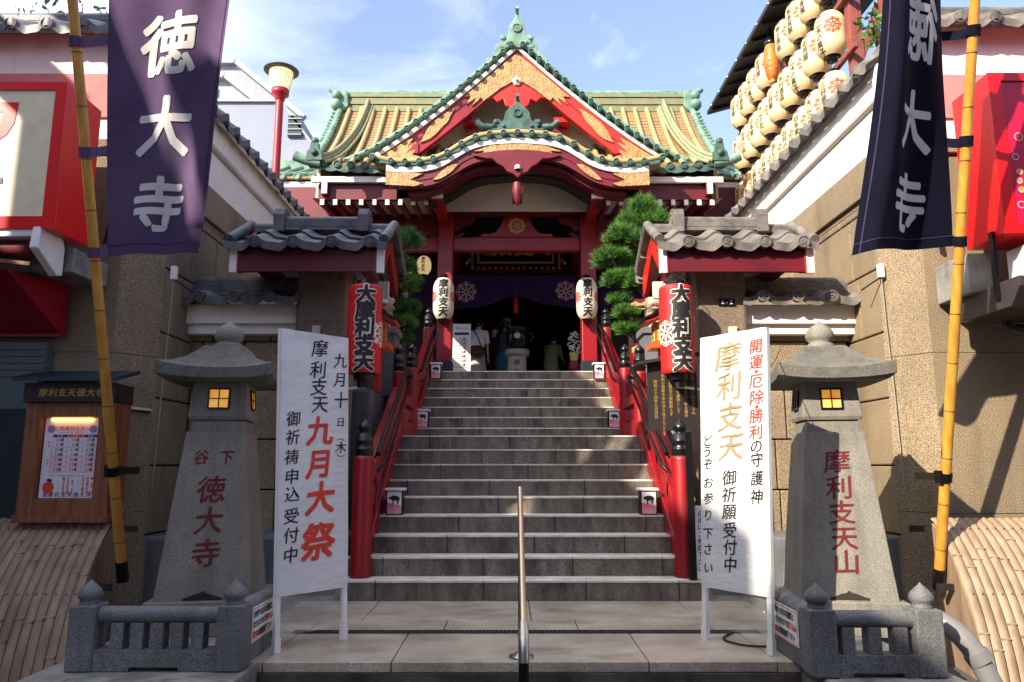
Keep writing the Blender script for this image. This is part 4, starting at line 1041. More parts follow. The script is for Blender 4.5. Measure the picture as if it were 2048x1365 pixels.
# ---------------------------------------------------------------- white banner stands
def stand(s):
    nm = 'left' if s < 0 else 'right'
    if s < 0: P0, P1 = Vector((-1.545, 4.81, 0)), Vector((-1.21, 5.18, 0)); up = Vector((-.03, -.012, 1)).normalized(); H = 2.03; v0 = .335
    else: P0, P1 = Vector((1.175, 5.17, 0)), Vector((1.47, 4.755, 0)); up = Vector((.035, -.012, 1)).normalized(); H = 2.03; v0 = .34
    U = (P1-P0); W = U.length; U.normalize(); N = U.cross(up).normalized()
    L = 'white upright banner stand at left with red September festival characters' if s < 0 else 'white upright banner stand at right with large faded gold characters'
    t = thing('banner_stand', L, 'banner stand', (P0+P1)/2)
    fn = lambda u, v, d=0: P0+U*(u*W)+up*v+N*d
    for u in (.0, 1.0):
        mb = MB(); a = fn(u, 0, -.015); mb.beam(a, fn(u, H-.02, -.015), .034, .03, N); leg = mb.build('leg', whitep, t)
        mb = MB(); mb.beam(fn(u, 0.001, -.015), fn(u, .09, -.015), .042, .038, N); mb.build('leg_shoe', whitep, leg)
    mb = MB(); mb.beam(fn(0, v0+.02, -.015), fn(1, v0+.02, -.015), .03, .025); mb.build('cross_bar', whitep, t)
    h = H-v0
    def sheet(u, v, d=0):      # slightly rippled cloth
        w = .004*math.sin(u*9+v*3)*math.sin(v*7)+.003*math.sin(u*23+v*11)
        return fn(u*1.06-.03, v0+h*(1-v), .006+w+d)
    mb = MB(); mb.grid(16, 40, lambda a, b: sheet(a, b)); mb.grid(1, 20, lambda a, b: fn(-.03, v0+h*(1-b), .006-.04*a)); mb.grid(1, 20, lambda a, b: fn(1.03, v0+h*(1-b), .006-.04*a)); mb.grid(8, 1, lambda a, b: fn(a*1.06-.03, H, .006-.04*b))
    sh = mb.build('cloth_sheet', white_c, t, fix=False)
    def ch(mb, c, u, v, size, bold=.015, asp=1):      # size = metres
        put(mb, c, lambda x, y, d: sheet(u+x/W, v-y/h, d), 0, 0, size*asp, size, bold, .10, .003)
    mb = MB()
    if s < 0:
        mb.cur = 0
        for c, (u, v) in zip('摩利支天', ((.561, .06), (.54, .147), (.55, .215), (.565, .283))): ch(mb, c, u, v, .125)
        for c, (u, v) in zip('御祈祷申込受付中', ((.189, .347), (.181, .418), (.172, .492), (.178, .566), (.184, .632), (.175, .713), (.178, .783), (.176, .855))): ch(mb, c, u, v, .105)
        mb.cur = 0
        for c, (u, v), z in zip('九月十日(木)', ((.87, .10), (.868, .178), (.88, .262), (.88, .35), (.88, .41), (.884, .452), (.884, .497)), (.11, .11, .12, .07, .06, .085, .06)):
            if c in '()': put(mb, '︵' if c == '(' else '︶', lambda x, y, d: sheet(u+x/W, v-y/h, d), 0, 0, z, z, .01, 0, .003)
            else: ch(mb, c, u, v, z)
        mb.cur = 1
        for c, (u, v), z in zip('九月大祭', ((.572, .389), (.569, .517), (.585, .65), (.56, .815)), (.20, .20, .22, .25)): ch(mb, c, u, v, z, .03)
        mb.build('lettering', [ink, inkred], sh, fix=False)
    else:
        mb.cur = 1
        for c, (u, v) in zip('開運・厄除・勝利', ((.86, .07), (.86, .132), (.862, .17), (.855, .205), (.86, .268), (.858, .305), (.85, .338), (.845, .40))): ch(mb, c, u, v, .10, .02)
        mb.cur = 0
        for c, (u, v) in zip('の守護神', ((.843, .453), (.844, .505), (.843, .573), (.839, .642))): ch(mb, c, u, v, .10)
        for c, (u, v) in zip('御祈願受付中', ((.45, .573), (.44, .638), (.442, .703), (.445, .773), (.447, .837), (.448, .902))): ch(mb, c, u, v, .108)
        for c, (u, v) in zip('どうぞお参り下さい', ((.117, .427), (.106, .472), (.115, .521), (.118, .594), (.121, .655), (.115, .722), (.109, .793), (.109, .854), (.114, .925))): ch(mb, c, u, v, .085)
        mb.cur = 2
        for c, (u, v) in zip('摩利支天', ((.44, .095), (.455, .215), (.46, .335), (.47, .452))): ch(mb, c, u, v, .20, .02)
        for c, (u, v) in zip('まりしてん', ((.65, .06), (.65, .185), (.65, .305), (.65, .41), (.65, .475))): ch(mb, c, u, v, .045, .0)
        mb.build('lettering', [ink, inkred, ink_g], sh, fix=False)
    mb = MB(); mb.grid(14, 10, lambda a, b: fn(.02+.96*a, .09+(v0-.08)*b, -.03+.012*math.sin(a*14+b*5)+.01*math.sin(b*11+a*4)), True); mb.build('plastic_skirt', plastic, t, fix=False)
    # tie wire to the lantern roof
    q = fn(0 if s < 0 else 1, H*.86, 0); e = Vector((s*1.94, 5.55, 2.02))
    mb = MB(); pts = [q.lerp(e, i/10)-Vector((0, 0, .03*math.sin(math.pi*i/10))) for i in range(11)]; mb.tube(pts, .003, 6); mb.build('tie_wire', cabl, t)
stand(-1); stand(1)

# ---------------------------------------------------------------- noticeboard on the left wall
def noticeboard():
    t = thing('notice_board', 'wooden framed notice board with lit printed poster on the left wall', 'notice board', (-3.76, 6.2, .7))
    x0, x1, z0, z1 = -4.155, -3.415, .74, 1.66; yb, yf = 6.47, 6.18
    mb = MB(); mb.b2((x0, yf+.02, z0), (x0+.13, yb, z1)); mb.build('frame_stile', wood, t, bevel=.004)
    mb = MB(); mb.b2((x1-.13, yf+.02, z0), (x1, yb, z1)); mb.build('frame_stile', wood, t, bevel=.004)
    mb = MB(); mb.b2((x0+.13, yf+.025, z0), (x1-.13, yb, z0+.13)); mb.build('frame_rail', wood, t, bevel=.004)
    mb = MB(); mb.b2((x0+.13, yf+.025, z1-.12), (x1-.13, yb, z1)); mb.build('frame_rail', wood, t, bevel=.004)
    mb = MB(); mb.b2((x0-.02, yf, z0-.06), (x1+.02, yb, z0)); mb.build('sill', wood, t, bevel=.004)
    mb = MB(); mb.b2((x0-.01, yf-.02, z1), (x1+.01, yb, z1+.16)); sb = mb.build('name_board', wood_dk, t, bevel=.004)
    fn = front((0, yf-.022, 0))
    mb = MB(); rowtext(mb, '摩利支天徳大寺', fn, (x0+x1)/2+.02, z1+.08, .075, .079, .015, .05); mb.build('gold_lettering', goldtext, sb, fix=False)
    mb = MB(); mb.prism([(yf-.10, z1+.17), (yb, z1+.27), (yb, z1+.30), (yf-.10, z1+.20)], lambda u, v, d: Vector((d, u, v)), x0-.07, x1+.05); mb.build('roof', bluegrey, t)
    # poster
    py = yf+.075
    fn = front((0, py, 0)); a0, a1, b0, b1 = x0+.14, x1-.14, z0+.135, z1-.125
    mb = MB(); mb.add([fn(a0, b0), fn(a1, b0), fn(a1, b1), fn(a0, b1)], [(0, 1, 2, 3)]); w = a1-a0; h = b1-b0
    mats = [M('poster_paper', (228, 214, 222), .5), ink, inkred, M('print_violet', (62, 40, 140), .5), M('print_tan', (206, 150, 120), .5), M('print_pink', (236, 196, 206), .5), M('print_grey', (150, 140, 150), .5)]
    def rect(u0, v0, u1, v1, m, e): mb.cur = m; mb.add([fn(a0+u0*w, b0+v0*h, e), fn(a0+u1*w, b0+v0*h, e), fn(a0+u1*w, b0+v1*h, e), fn(a0+u0*w, b0+v1*h, e)], [(0, 1, 2, 3)])
    P = lambda u, v: (a0+u*w, b0+v*h)
    mb.cur = 2; rowtext(mb, '上野摩利支天へ', fn, *P(.5, .865), .042, .043, .01, 0, .002)
    mb.cur = 1; rowtext(mb, '令和八年厄年(数え年)', fn, *P(.5, .815), .017, .02, .0, 0, .002)
    mb.cur = 3
    for u in (.12, .88): wheel(mb, fn, *P(u, .86), .035, .002)
    for k, m in enumerate((3, 2, 3)): rect(.16+.28*k, .755, .16+.28*k+.265, .79, m, .002)
    mb.cur = 0
    for k, tx in enumerate(('前厄', '本厄', '後厄')): rowtext(mb, tx, fn, *P(.29+.28*k, .773), .02, .026, .01, 0, .004)
    rect(.15, .31, .99, .535, 5, .001)
    rowsn = ((24, 25, 26), (41, 42, 43), (60, 61, 62), (18, 19, 20), (32, 33, 34), (36, 37, 38), (60, 61, 62))
    for i, rr in enumerate(rowsn):
        v = .725-.062*i
        rect(.15, v-.032, .99, v-.029, 6, .002)
        for k, nn in enumerate(rr):
            mb.cur = 1; rowtext(mb, str(nn)+'歳', fn, *P(.29+.28*k, v), .027, .022, .02, 0, .003)
    for u in (.15, .435, .715, .985): rect(u, .31, u+.004, .755, 6, .002)
    mb.cur = 1; column(mb, '男性', fn, *P(.10, .69), .02, .03, 0, 0, .002); column(mb, '女性', fn, *P(.10, .47), .02, .03, 0, 0, .002)
    mb.cur = 1; rowtext(mb, '令和八年摩利支天縁日(亥の日)', fn, *P(.5, .275), .017, .021, .0, 0, .002)
    mb.cur = 2; disc(mb, fn, *P(.16, .13), .048, 24, .002)
    mb.cur = 1; boar(mb, fn, *P(.17, .215), .055, .003)
    for i in range(6):
        for c in range(2):
            mb.cur = 1; put(mb, str(i+1+6*c)[-1], fn, *P(.34+.35*c, .24-.033*i), .015, .015, .01, 0, .003)
            for k in range(3 if (i*2+c) % 3 else 2): mb.cur = 2 if (i*5+k*3+c) % 7 == 0 else 4; disc(mb, fn, *P(.43+.35*c+.08*k, .24-.033*i), .011, 10, .002)
    mb.cur = 3; wheel(mb, fn, *P(.12, .04), .022, .002)
    mb.cur = 1; rowtext(mb, '摩利支天徳大寺', fn, *P(.56, .04), .045, .052, .012, .06, .002)
    mb.build('poster', mats, t, fix=False)
    mb = MB(); mb.tube([(x0+.2, yf+.06, z1-.14), (x1-.2, yf+.06, z1-.14)], .012, 8); mb.build('tube_lamp', M('tube_lamp', (255, 190, 80), .4, emit=5), t)
    mb = MB(); mb.b2((x0+.1, py+.003, z0+.1), (x1-.1, py+.02, z1-.1)); mb.build('back_panel', wood_dk, t)
noticeboard()

# ---------------------------------------------------------------- curved bamboo screens
def bamboo_screen(s):
    nm = 'left' if s < 0 else 'right'
    t = thing('bamboo_screen', 'curved screen of weathered split bamboo at the foot of the '+nm+' wall', 'bamboo screen', (s*3.8, 5.6, -.4))
    x_in0, x_in1, x_out = 3.42, 3.29, 5.2       # inner edge at top, at bottom
    n = 26
    for i in range(n):
        mb = MB(); f0, f1 = i/n, (i+1)/n
        pts = []
        for j in range(15):
            q = j/14
            ang = q*math.pi/2
            y = 6.38-.80*(.55*math.sin(ang)+.45*q); z = .70-1.12*q**1.35
            xa = x_in0+(x_in1-x_in0)*q; x = xa+(x_out+.1*q-xa)*(f0+f1)/2; hw = (x_out-xa)/n/2*.97
            pts.append((Vector((s*x, y, z)), hw))
        k = i
        dy = random.uniform(.2, .5)
        vs, fs = [], []
        for p, hw in pts:
            for a in (-1, -.5, 0, .5, 1): vs.append(p+Vector((a*hw, -.012*(1-a*a), .010*(1-a*a))))
        for r in range(len(pts)-1):
            for c in range(4): fs.append((r*5+c, r*5+c+1, (r+1)*5+c+1, (r+1)*5+c))
        mb.add(vs, fs, True)
        for node in (dy, dy+.42):     # node rings
            j = node*14; a = int(j)
            if a+1 < len(pts):
                p = pts[a][0].lerp(pts[a+1][0], j-a); hw = pts[a][1]
                d = (pts[a+1][0]-pts[a][0]).normalized()
                mb.beam(p+Vector((-hw, 0, 0))+d.cross(Vector((1, 0, 0)))*.006, p+Vector((hw, 0, 0))+d.cross(Vector((1, 0, 0)))*.006, .012, .022, d.cross(Vector((1, 0, 0))))
        mb.cur = 1
        for j in (2, 8):
            p = pts[j][0]; mb.ball(p+Vector((0, -.018, .012)), .006, 6)
        mb.build('bamboo_strip', [bam_old, joint], t)
    for y, z in ((6.36, .64), (6.02, .22)): mb = MB(); mb.b2((min(s*3.25, s*5.2), y+.02, z-.05), (max(s*3.25, s*5.2), y+.06, z-.0)); mb.build('batten', wood_dk, t)
    # slatted cheek at the open end
    mb = MB(); mb.prism([(6.38, -.42), (6.38, .66), (6.10, .50), (5.90, .24), (5.75, 0), (5.64, -.24), (5.60, -.42)], lambda u, v, d: Vector((s*(3.40-.13*(6.38-u)/.8+d), u, v)), .03, .06); mb.build('end_cheek', bam_old, t)
bamboo_screen(-1); bamboo_screen(1)

# ---------------------------------------------------------------- bamboo flag poles and banners
def flagpole(s):
    nm = 'left' if s < 0 else 'right'
    t = thing('bamboo_pole', 'long yellow bamboo pole carrying the %s banner, leaning out from the wall' % nm, 'flagpole', (s*3.24, 6.2, .25))
    a, b = (Vector((-3.237, 6.2, .27)), Vector((-3.228, 4.80, 4.41))) if s < 0 else (Vector((3.344, 6.2, .21)), Vector((3.204, 4.80, 4.42)))
    d = (b-a); b2 = a+d*1.35
    mb = MB(); pts = [a+d*1.35*i/12 for i in range(13)]; mb.tube(pts, [.041-.009*i/12 for i in range(13)], 14); mb.cur = 1
    for i in range(1, 16):
        f = i*.082*1.04-.02; p = a+d*f
        q = d.normalized(); mb.tube([p-q*.008, p-q*.003, p+q*.003, p+q*.008], [.0385-.0065*f, .0435-.0065*f, .0435-.0065*f, .0385-.0065*f], 14)
    mb.build('culm', [bamboo, bamboo_n], t)
    mb = MB(); q = d.normalized(); mb.tube([a-q*.05, a+q*.12], .046, 14); mb.build('foot_sleeve', black, t)
    mb = MB(); p = a+d*.20; mb.tube([p-q*.035, p+q*.035], .05, 14); mb.beam(p+Vector((0, .03, 0)), Vector((p.x+s*.12, 6.55, p.z)), .03, .06); mb.b2((p.x+s*.0-.06, p.y-.03, p.z-.05), (p.x+s*.0-.035, p.y+.05, p.z+.05)); mb.build('clamp', blackm, t)
    return a, d
for s in (-1, 1):
    a, d = flagpole(s)
    pole = lambda f: a+d*f
    if s < 0:
        t = thing('temple_banner', 'purple cloth banner with large white characters hanging from the left bamboo pole', 'banner', (-2.6, 5, 2.6))
        z0, z1 = 2.69, 5.45
        def cl(u, v, e=0):     # u 0..1 from the pole, v height
            f = (v-a.z)/d.z; k = (v-z0)/(z1-z0)
            p = pole(f); x0 = -2.905-.215*(v-2.63)/1.92; W = .60+.37*min(1, max(0, (v-2.63)/1.9))**.8
            y = p.y+.02-.06*u+.05*math.sin(u*5+v*1.4)*(.4+.6*u)+.03*math.sin(u*13-v*2.2)*u
            x0b = x0*(p.y/5.0)
            return Vector((x0b+u*W*(p.y/5.0), y-e, v+.03*u*(v < 2.9)))
        chars = (('摩', 5.2), ('山', 4.80), ('徳', 4.125), ('大', 3.585), ('寺', 3.04)); uc = .50; cm = cloth_l; mir = 1; Wt = .9
    else:
        t = thing('temple_banner', 'purple cloth banner toned dark navy for its shade, seen from behind, white characters mirrored, on the right pole', 'banner', (2.7, 5, 2.6))
        z0, z1 = 2.77, 5.45
        def cl(u, v, e=0):
            f = (v-a.z)/d.z; p = pole(f)
            q = (v-2.65)/1.9
            xr, yr = (2.98+.22*q)*(p.y/5.0), p.y+.05
            ang = R(46); W = .84
            sag = .05*math.sin(u*4+v*1.1)+.035*math.sin(u*9-v*1.7)
            xe, ye = xr-W*u*math.cos(ang)*(1+.32*(1-q)), yr-W*u*math.sin(ang)*(.55-.12*(1-q))
            if u > .90: xe -= (u-.90)*.35; ye += (u-.90)*1.5
            return Vector((xe+sag*.5, ye-sag*.6-e, v-.10*u*(1 if v < 2.9 else .9)))
        chars = (('摩', 5.2), ('山', 4.70), ('徳', 4.20), ('大', 3.62), ('寺', 3.08)); uc = .50; cm = cloth_r; mir = -1; Wt = .9
    mb = MB(); mb.grid(28, 60, lambda u, v: cl(u, z0+(z1-z0)*v)); cloth = mb.build('cloth', cm, t, fix=False)
    mb = MB(); mb.grid(28, 1, lambda u, v: cl(u, z0+.07+.006*v, .004)); mb.grid(1, 40, lambda u, v: cl(.965+.006*u, z0+(z1-z0)*v, .004)); mb.build('hem_seam', M('hem_thread', (58, 44, 80) if s < 0 else (24, 24, 50), .9), cloth, fix=False)
    mb = MB()
    for c, z in chars: put(mb, c, lambda x, y, e: cl(uc+mir*x if s < 0 else 1-(uc+x)-.0+0*mir, z+y, e) if s < 0 else cl(uc+x/1.0, z+y, e), 0, 0, .48 if s < 0 else .54, .42, .028, .06, .004, sub=True, n=6)
    let = mb.build('lettering', chalk, cloth, fix=False)
    for z in (z0+.03, z0+.72, z0+1.45, z0+2.2):
        p = pole((z-a.z)/d.z); mb = MB(); e1 = cl(.0, z+.02); e0 = p+Vector((s*.045, -.01, .0))
        q = d.normalized()
        mb.grid(6, 1, lambda u, v: e1.lerp(e0, u)+Vector((0, -.006*math.sin(math.pi*u), -.045+.075*v-.012*math.sin(math.pi*u)))); mb.tube([p-q*.035, p+q*.035], .047, 12, False); mb.build('pole_loop', cm, t, fix=False)
# ================================================================== LANTERNS
def lantern(name, label, group, cx, cy, zc, r, H, pap, text, tsize, face=0, outline=None, shape='cyl', emblem=None, emb_ang=0, ribs=22, tmat=ink, bold=.05, tpitch=None, ring_top=.06, extra=None, tv=None):
    """paper lantern centred at zc; face = direction (radians from -Y towards +X) the writing looks"""
    t = thing(name, label, 'lantern', (cx, cy, zc-H/2), 0, group)
    def rad(z):       # z in -H/2..H/2
        q = abs(z)/(H/2)
        if shape == 'cyl': return r*(1-.10*max(0, (q-.93)/.07)**2)*(1.0-.03*q)
        if shape == 'barrel': return r*(1-.42*max(0, (q-.45)/.55)**2.3)
        return r*math.sqrt(max(.12, 1-.8*q**2.2))
    prof = []
    for i in range(ribs*2+1):
        z = -H/2+H*i/(ribs*2); prof.append((rad(z)*(1-.018*(i % 2)), z))
    mb = MB(); mb.lathe(prof, (cx, cy, zc), 32); body = mb.build('paper_body', pap, t, fix=False)
    def fn(u, v, e=0):
        rr = rad(v); a = face+u/max(rr, .35*r)
        return Vector((cx+math.sin(a)*(rr+e), cy-math.cos(a)*(rr+e), zc+v))
    mb = MB(); mb.cur = 1
    pt = tpitch or tsize*1.0
    v0 = pt*(len(text)-1)/2 if tv is None else tv
    if outline:
        for i, ch in enumerate(text): put(mb, ch, fn, 0, v0-i*pt, tsize*1.02, tsize, .10, .04, .004, True, 8)
    mb.cur = 0
    for i, ch in enumerate(text): put(mb, ch, fn, 0, v0-i*pt, tsize*1.02, tsize, bold, .04, .009 if outline else .004, True)
    mats = [tmat, outline or tmat]
    if emblem:
        m, er, angs, ev = emblem
        mats.append(m); mb.cur = 2
        for a in angs: wheel(mb, fn, a*r, ev, er, .004)
    if extra:
        mats.append(inkred); mb.cur = len(mats)-1
        for ch, uu, vv, sz in extra: put(mb, ch, fn, uu, vv, sz, sz, .02, 0, .004)
    if text or emblem: mb.build('lettering', mats, body, fix=False)
    k = rad(H/2)
    mb = MB(); mb.lathe([(k*.75, H/2-.012), (k*.62, H/2-.01), (k*.60, H/2+.055), (1e-4, H/2+.055)], (cx, cy, zc), 18); mb.build('top_cap', black, t)
    mb = MB(); mb.lathe([(k*.98, -H/2), (k*.62, -H/2-.005)], (cx, cy, zc), 18); mb.lathe([(k*.62, -H/2+.002), (k*.60, -H/2-.06), (1e-4, -H/2-.06)], (cx, cy, zc), 18); mb.build('bottom_cap', black, t)
    mb = MB(); mb.tube([(cx+k*.8*math.cos(math.pi*i/10), cy, zc+H/2+.03+ring_top*math.sin(math.pi*i/10)) for i in range(11)], .004, 6); mb.build('handle', blackm, t)
    return t
paper_lit = M('lit_lantern_paper', (242, 214, 160), .7, emit=.28)
cream_o = M('lettering_outline', (244, 226, 206), .6)
for s in (-1, 1):
    cx = -1.515 if s < 0 else 1.49
    lantern('red_lantern', 'tall red paper lantern with fat black characters hanging under the %s gatepost roof' % ('left' if s < 0 else 'right'), 'red lanterns at the gate', cx, 7.0, 2.423, .166, .85, paper_r, '大摩利支天', .19, face=(.22 if s < 0 else .10), outline=cream_o, emblem=(cream_o, .13, [1.15 if s < 0 else -1.0], -.05), ribs=36, bold=.045, tpitch=.161, ring_top=.11)
    mb = MB(); mb.tube([(cx, 7.0, 3.01), (cx, 7.0, 2.955)], .005, 6); bpy.data.objects  # hanging hook
    h = mb.build('lantern_hook', blackm); tag(h, 'thin wire hook holding the red lantern at the %s gatepost' % ('left' if s < 0 else 'right'), 'hook')
    t = thing('lantern_bracket', 'pale metal bracket steadying the red lantern on the %s gatepost' % ('left' if s < 0 else 'right'), 'bracket', (cx, 7.4, 1.9))
    mb = MB(); mb.beam((cx-s*.03, 6.97, 1.875), (s*1.80, 7.28, 1.875), .03, .02); mb.build('arm', whitep, t)
    mb = MB(); mb.tube([(cx, 7.0, 1.935), (cx, 7.0, 1.868)], .055, 12); mb.build('cup', blackm, t)
    lantern('white_lantern', 'white barrel shaped paper lantern with black characters on the %s front pillar' % ('left' if s < 0 else 'right'), 'white lanterns on the pillars', s*1.25-.03, 12.62, 4.0, .185, .72, paper_w, '摩利支天', .165, face=(0.05 if s < 0 else 0), shape='barrel', emblem=(inkred, .10, [-1.15, 1.15], .02), ribs=18, bold=.04)
lantern('round_lantern', 'small round cream lantern with black characters left of the left pillar', None, -1.80, 14.0, 4.98, .145, .36, paper_lit, '摩利支天', .075, face=.0, shape='round', ribs=10, bold=.03)
lantern('round_lantern', 'small round cream lantern half hidden behind the left pine tree', None, -2.16, 14.1, 4.98, .145, .36, paper_lit, '摩利支天', .075, face=.0, shape='round', ribs=10, bold=.03)

# donor lantern rack behind the right wall
t = thing('lantern_rack', 'timber rack with a black sheet roof standing behind the right white wall', 'lantern rack', (4.15, 10.5, 2))
for y in (8.45, 10.6, 12.75): mb = MB(); mb.b2((4.10, y-.07, -.4), (4.24, y+.07, 7.95)); mb.build('post', brownred, t)
for z in (5.52, 6.27, 7.02, 7.72): mb = MB(); mb.b2((4.03, 8.2, z+.60), (4.09, 12.95, z+.66)); mb.build('rail', brownred, t)
for y in (8.45, 10.6): mb = MB(); mb.beam((4.17, y, 6.0), (4.9, y, 7.7), .09, .09); mb.build('brace', brownred, t)
mb = MB()
mb.prism([(3.68, 7.80), (5.6, 8.35), (5.6, 8.42), (3.68, 7.87)], lambda u, v, d: Vector((u, d, v)), 7.2, 13.35)
for i in range(13): mb.beam((3.74, 7.6+i*.46, 7.79), (5.5, 7.6+i*.46, 8.30), .06, .05)
roof = mb.build('roof', blackroof, t)
mb = MB()
for i in range(12): mb.ball((3.675, 7.3+i*.52, 7.835), .014, 6)
mb.build('roof_rivets', whitep, roof)
donors = ['二木の菓子', '上野商店', '大山の花', '甲上商会', '志むら屋', '木村酒店', '山下青果', '日本堂', '花月園', '小林家', '三好屋', '松本呉服', '石井の店']
k = 0
ords = ['nearest', 'second', 'third', 'fourth', 'fifth', 'sixth', 'seventh', 'eighth', 'ninth']
for row, (rn, zc) in enumerate((('top row', 7.36), ('upper row', 7.36), ('middle row', 6.58), ('bottom row', 5.74))):
    if row == 0: continue
    for i in range(9):
        if row == 1 and i == 4: continue
        y = 8.72+.446*i; nm = donors[(k*5+row) % len(donors)]; k += 1
        if row == 2 and i == 0: nm = donors[0]
        lb = 'cream paper lantern in the %s of the rack, %s from the near end' % (rn, ords[i])
        lantern('donor_lantern', lb, 'cream lanterns on the rack behind the right wall', 4.0, y, zc-.03*(i/8), .19, .60, paper, nm, .095, face=-1.22, shape='barrel', emblem=(inkred, .115, [.95], .05), ribs=18, tmat=ink, bold=.02, tv=.12, extra=[('奉', .0, .225, .07)])
mb = MB()
t = thing('rack_ornament', 'orange carved drum shaped ornament hanging among the cream lanterns', 'ornament', (3.95, 10.5, 6.95))
mb.lathe([(.02, -.34), (.07, -.30), (.10, -.2), (.12, 0), (.11, .14), (.08, .24)], (3.9, 10.5, 7.28), 14); b = mb.build('body', ornm, t)
mb = MB(); mb.ball((3.9, 10.5, 7.56), .10, 10, (1, 1, .8)); mb.lathe([(.09, 0), (.05, .08), (.015, .2), (1e-4, .28)], (3.9, 10.5, 7.6), 10); mb.build('crown', black, t)
mb = MB(); mb.ball((3.9, 10.5, 6.93), .05, 8); mb.build('tip', gold, t)

# ================================================================== PORCH FURNISHINGS
# violet curtain with two wheel crests
t = thing('temple_curtain', 'long violet curtain with two pale wheel crests drawn up in the middle', 'curtain', (0, 15.5, 4.4))
def cur(u, v, e=0):     # u metres from the centre, v 0 top..1 bottom
    zb = 4.44+.24*math.exp(-(u/.55)**2)+.02*math.sin(u*2)
    z = 5.16+(zb-5.16)*v
    y = 15.45+.05*math.sin(u*4+1.0*v)*v+.03*math.sin(u*11+3*v*math.copysign(1, u))*v*math.exp(-abs(u)/1.2)
    return Vector((u, y-e, z))
mb = MB(); mb.grid(120, 14, lambda a, b: cur(-3.4+6.8*a, b)); c_ = mb.build('cloth', curtain_m, t, fix=False)
mb = MB()
for x in (-1.06, 1.07): mb = MB(); wheel(mb, lambda u, v, e: cur(u, (5.16-v)/.72, e), x, 4.80, .235, .012); mb.build('wheel_crest', M('crest_print', (214, 186, 204), .8), c_, fix=False)
t = thing('red_tassel', 'red silk tassel hanging at the middle of the violet curtain', 'tassel', (0, 15.3, 4.3))
mb = MB(); mb.tube([(0, 15.3, 5.0), (0, 15.3, 4.62)], .008, 6); mb.build('cord', red, t)
mb = MB(); mb.lathe([(.012, .34), (.05, .30), (.045, .26), (.05, .24), (.055, 0), (1e-4, 0)], (0, 15.3, 4.30), 12); mb.build('tassel', signred, t)
# plaque
t = thing('name_plaque', 'black and gold framed name plaque hanging behind the red beam', 'plaque', (0, 15.3, 5.3))
mb = MB(); mb.b2((-.93, 15.36, 5.30), (.93, 15.42, 6.14)); mb.build('board', black, t)
mb = MB()
for lo, hi in (((-.82, 15.335, 5.40), (.82, 15.36, 5.435)), ((-.82, 15.335, 6.0), (.82, 15.36, 6.035)), ((-.82, 15.335, 5.435), (-.785, 15.36, 6.0)), ((.785, 15.335, 5.435), (.82, 15.36, 6.0))): mb.b2(lo, hi)
mb.build('gold_border', goldtext, t)
mb = MB()
for i in range(60):
    f = i/60*4; k = int(f); g = f-k
    p = ((-.93+1.86*g, 5.30), (.93, 5.30+.84*g), (.93-1.86*g, 6.14), (-.93, 6.14-.84*g))[k]
    mb.ball((p[0], 15.37, p[1]), .035, 6)
mb.build('carved_edge', gold, t)
mb = MB(); fn = front((0, 15.352, 0))
for ch, x in (('大', .52), ('名', .12), ('殿', -.30)): put(mb, ch, fn, x, 5.78, .46, .46, .03, .05)
put(mb, '印', fn, -.62, 5.62, .14, .14, .02, 0)
mb.build('gold_lettering', goldtext, t, fix=False)
# incense burner
t = thing('incense_burner', 'round black incense burner with gold crest on a white stone pedestal', 'incense burner', (.02, 14.3, FZ))
c = (.02, 14.3, FZ)
mb = MB(); mb.lathe([(.19, 0), (.18, .55), (.185, .60), (.235, .61), (.24, .70), (.225, .72), (1e-4, .72)], c, 28); pd = mb.build('pedestal', granite_lt, t)
mb = MB(); fn = front((.02, 14.3-.188, FZ)); column(mb, '献香', fn, 0, .46, .12, .19, .02, .1, .004); mb.build('carved_lettering', M('carved_green', (52, 84, 72), .7), pd, fix=False)
mb = MB(); mb.lathe([(.15, .72), (.17, .74), (.21, .80), (.235, .90), (.235, 1.0), (.215, 1.06), (.20, 1.08), (.225, 1.10), (.235, 1.14), (.22, 1.165), (.18, 1.16), (.17, 1.10), (1e-4, 1.10)], c, 32); mb.build('bowl', M('burner_bronze', (22, 36, 38), .25, .6), t)
for s in (-1, 1):
    mb = MB(); mb.tube([(c[0]+s*(.22+.09*math.sin(a)), 14.3, FZ+.98+.08*math.cos(a)) for a in [math.pi*i/10 for i in range(11)]], .018, 8); mb.build('handle', M('burner_bronze', (0, 0, 0)), t)
mb = MB(); fn = front((c[0], 14.3-.238, FZ+.97)); wheel(mb, fn, 0, 0, .065, .004, False); mb.build('gold_crest', M('crest_pale_gold', (232, 200, 160), .5), t, fix=False)
# white notice panel beside the left pillar
t = thing('age_notice', 'tall white notice panel with rows of printed ages beside the left pillar', 'notice panel', (-1.06, 14.2, FZ))
mb = MB(); mb.b2((-1.32, 14.2, FZ+.05), (-.885, 14.23, FZ+1.22)); pn = mb.build('panel', whitep, t)
mb = MB(); fn = front((0, 14.196, FZ))
mb.cur = 0; rowtext(mb, '厄年(木)', fn, -1.03, 1.13, .05, .06, .01)
mb.cur = 1; mb.prism([(-1.2, 1.0), (-.92, 1.0), (-.92, 1.05), (-1.2, 1.05)], fn, 0, .002)
for i, n in enumerate((24, 42, 61, 33, 38, 39, 62)): mb.cur = (0, 2)[i % 3 == 2]; rowtext(mb, str(n)+'歳', fn, -1.05, .92-.085*i, .055, .045, .02); mb.prism([(-1.2, .875-.085*i), (-.92, .875-.085*i), (-.92, .88-.085*i), (-1.2, .88-.085*i)], fn, 0, .002)
mb.cur = 0; rowtext(mb, '受付中', fn, -1.08, .27, .07, .08, .02); rowtext(mb, '受付中', fn, -1.08, .17, .07, .08, .02); mb.cur = 1; wheel(mb, fn, -.95, .17, .045)
mb.build('lettering', [ink, M('print_navy', (40, 36, 100), .6), inkred], pn, fix=False)
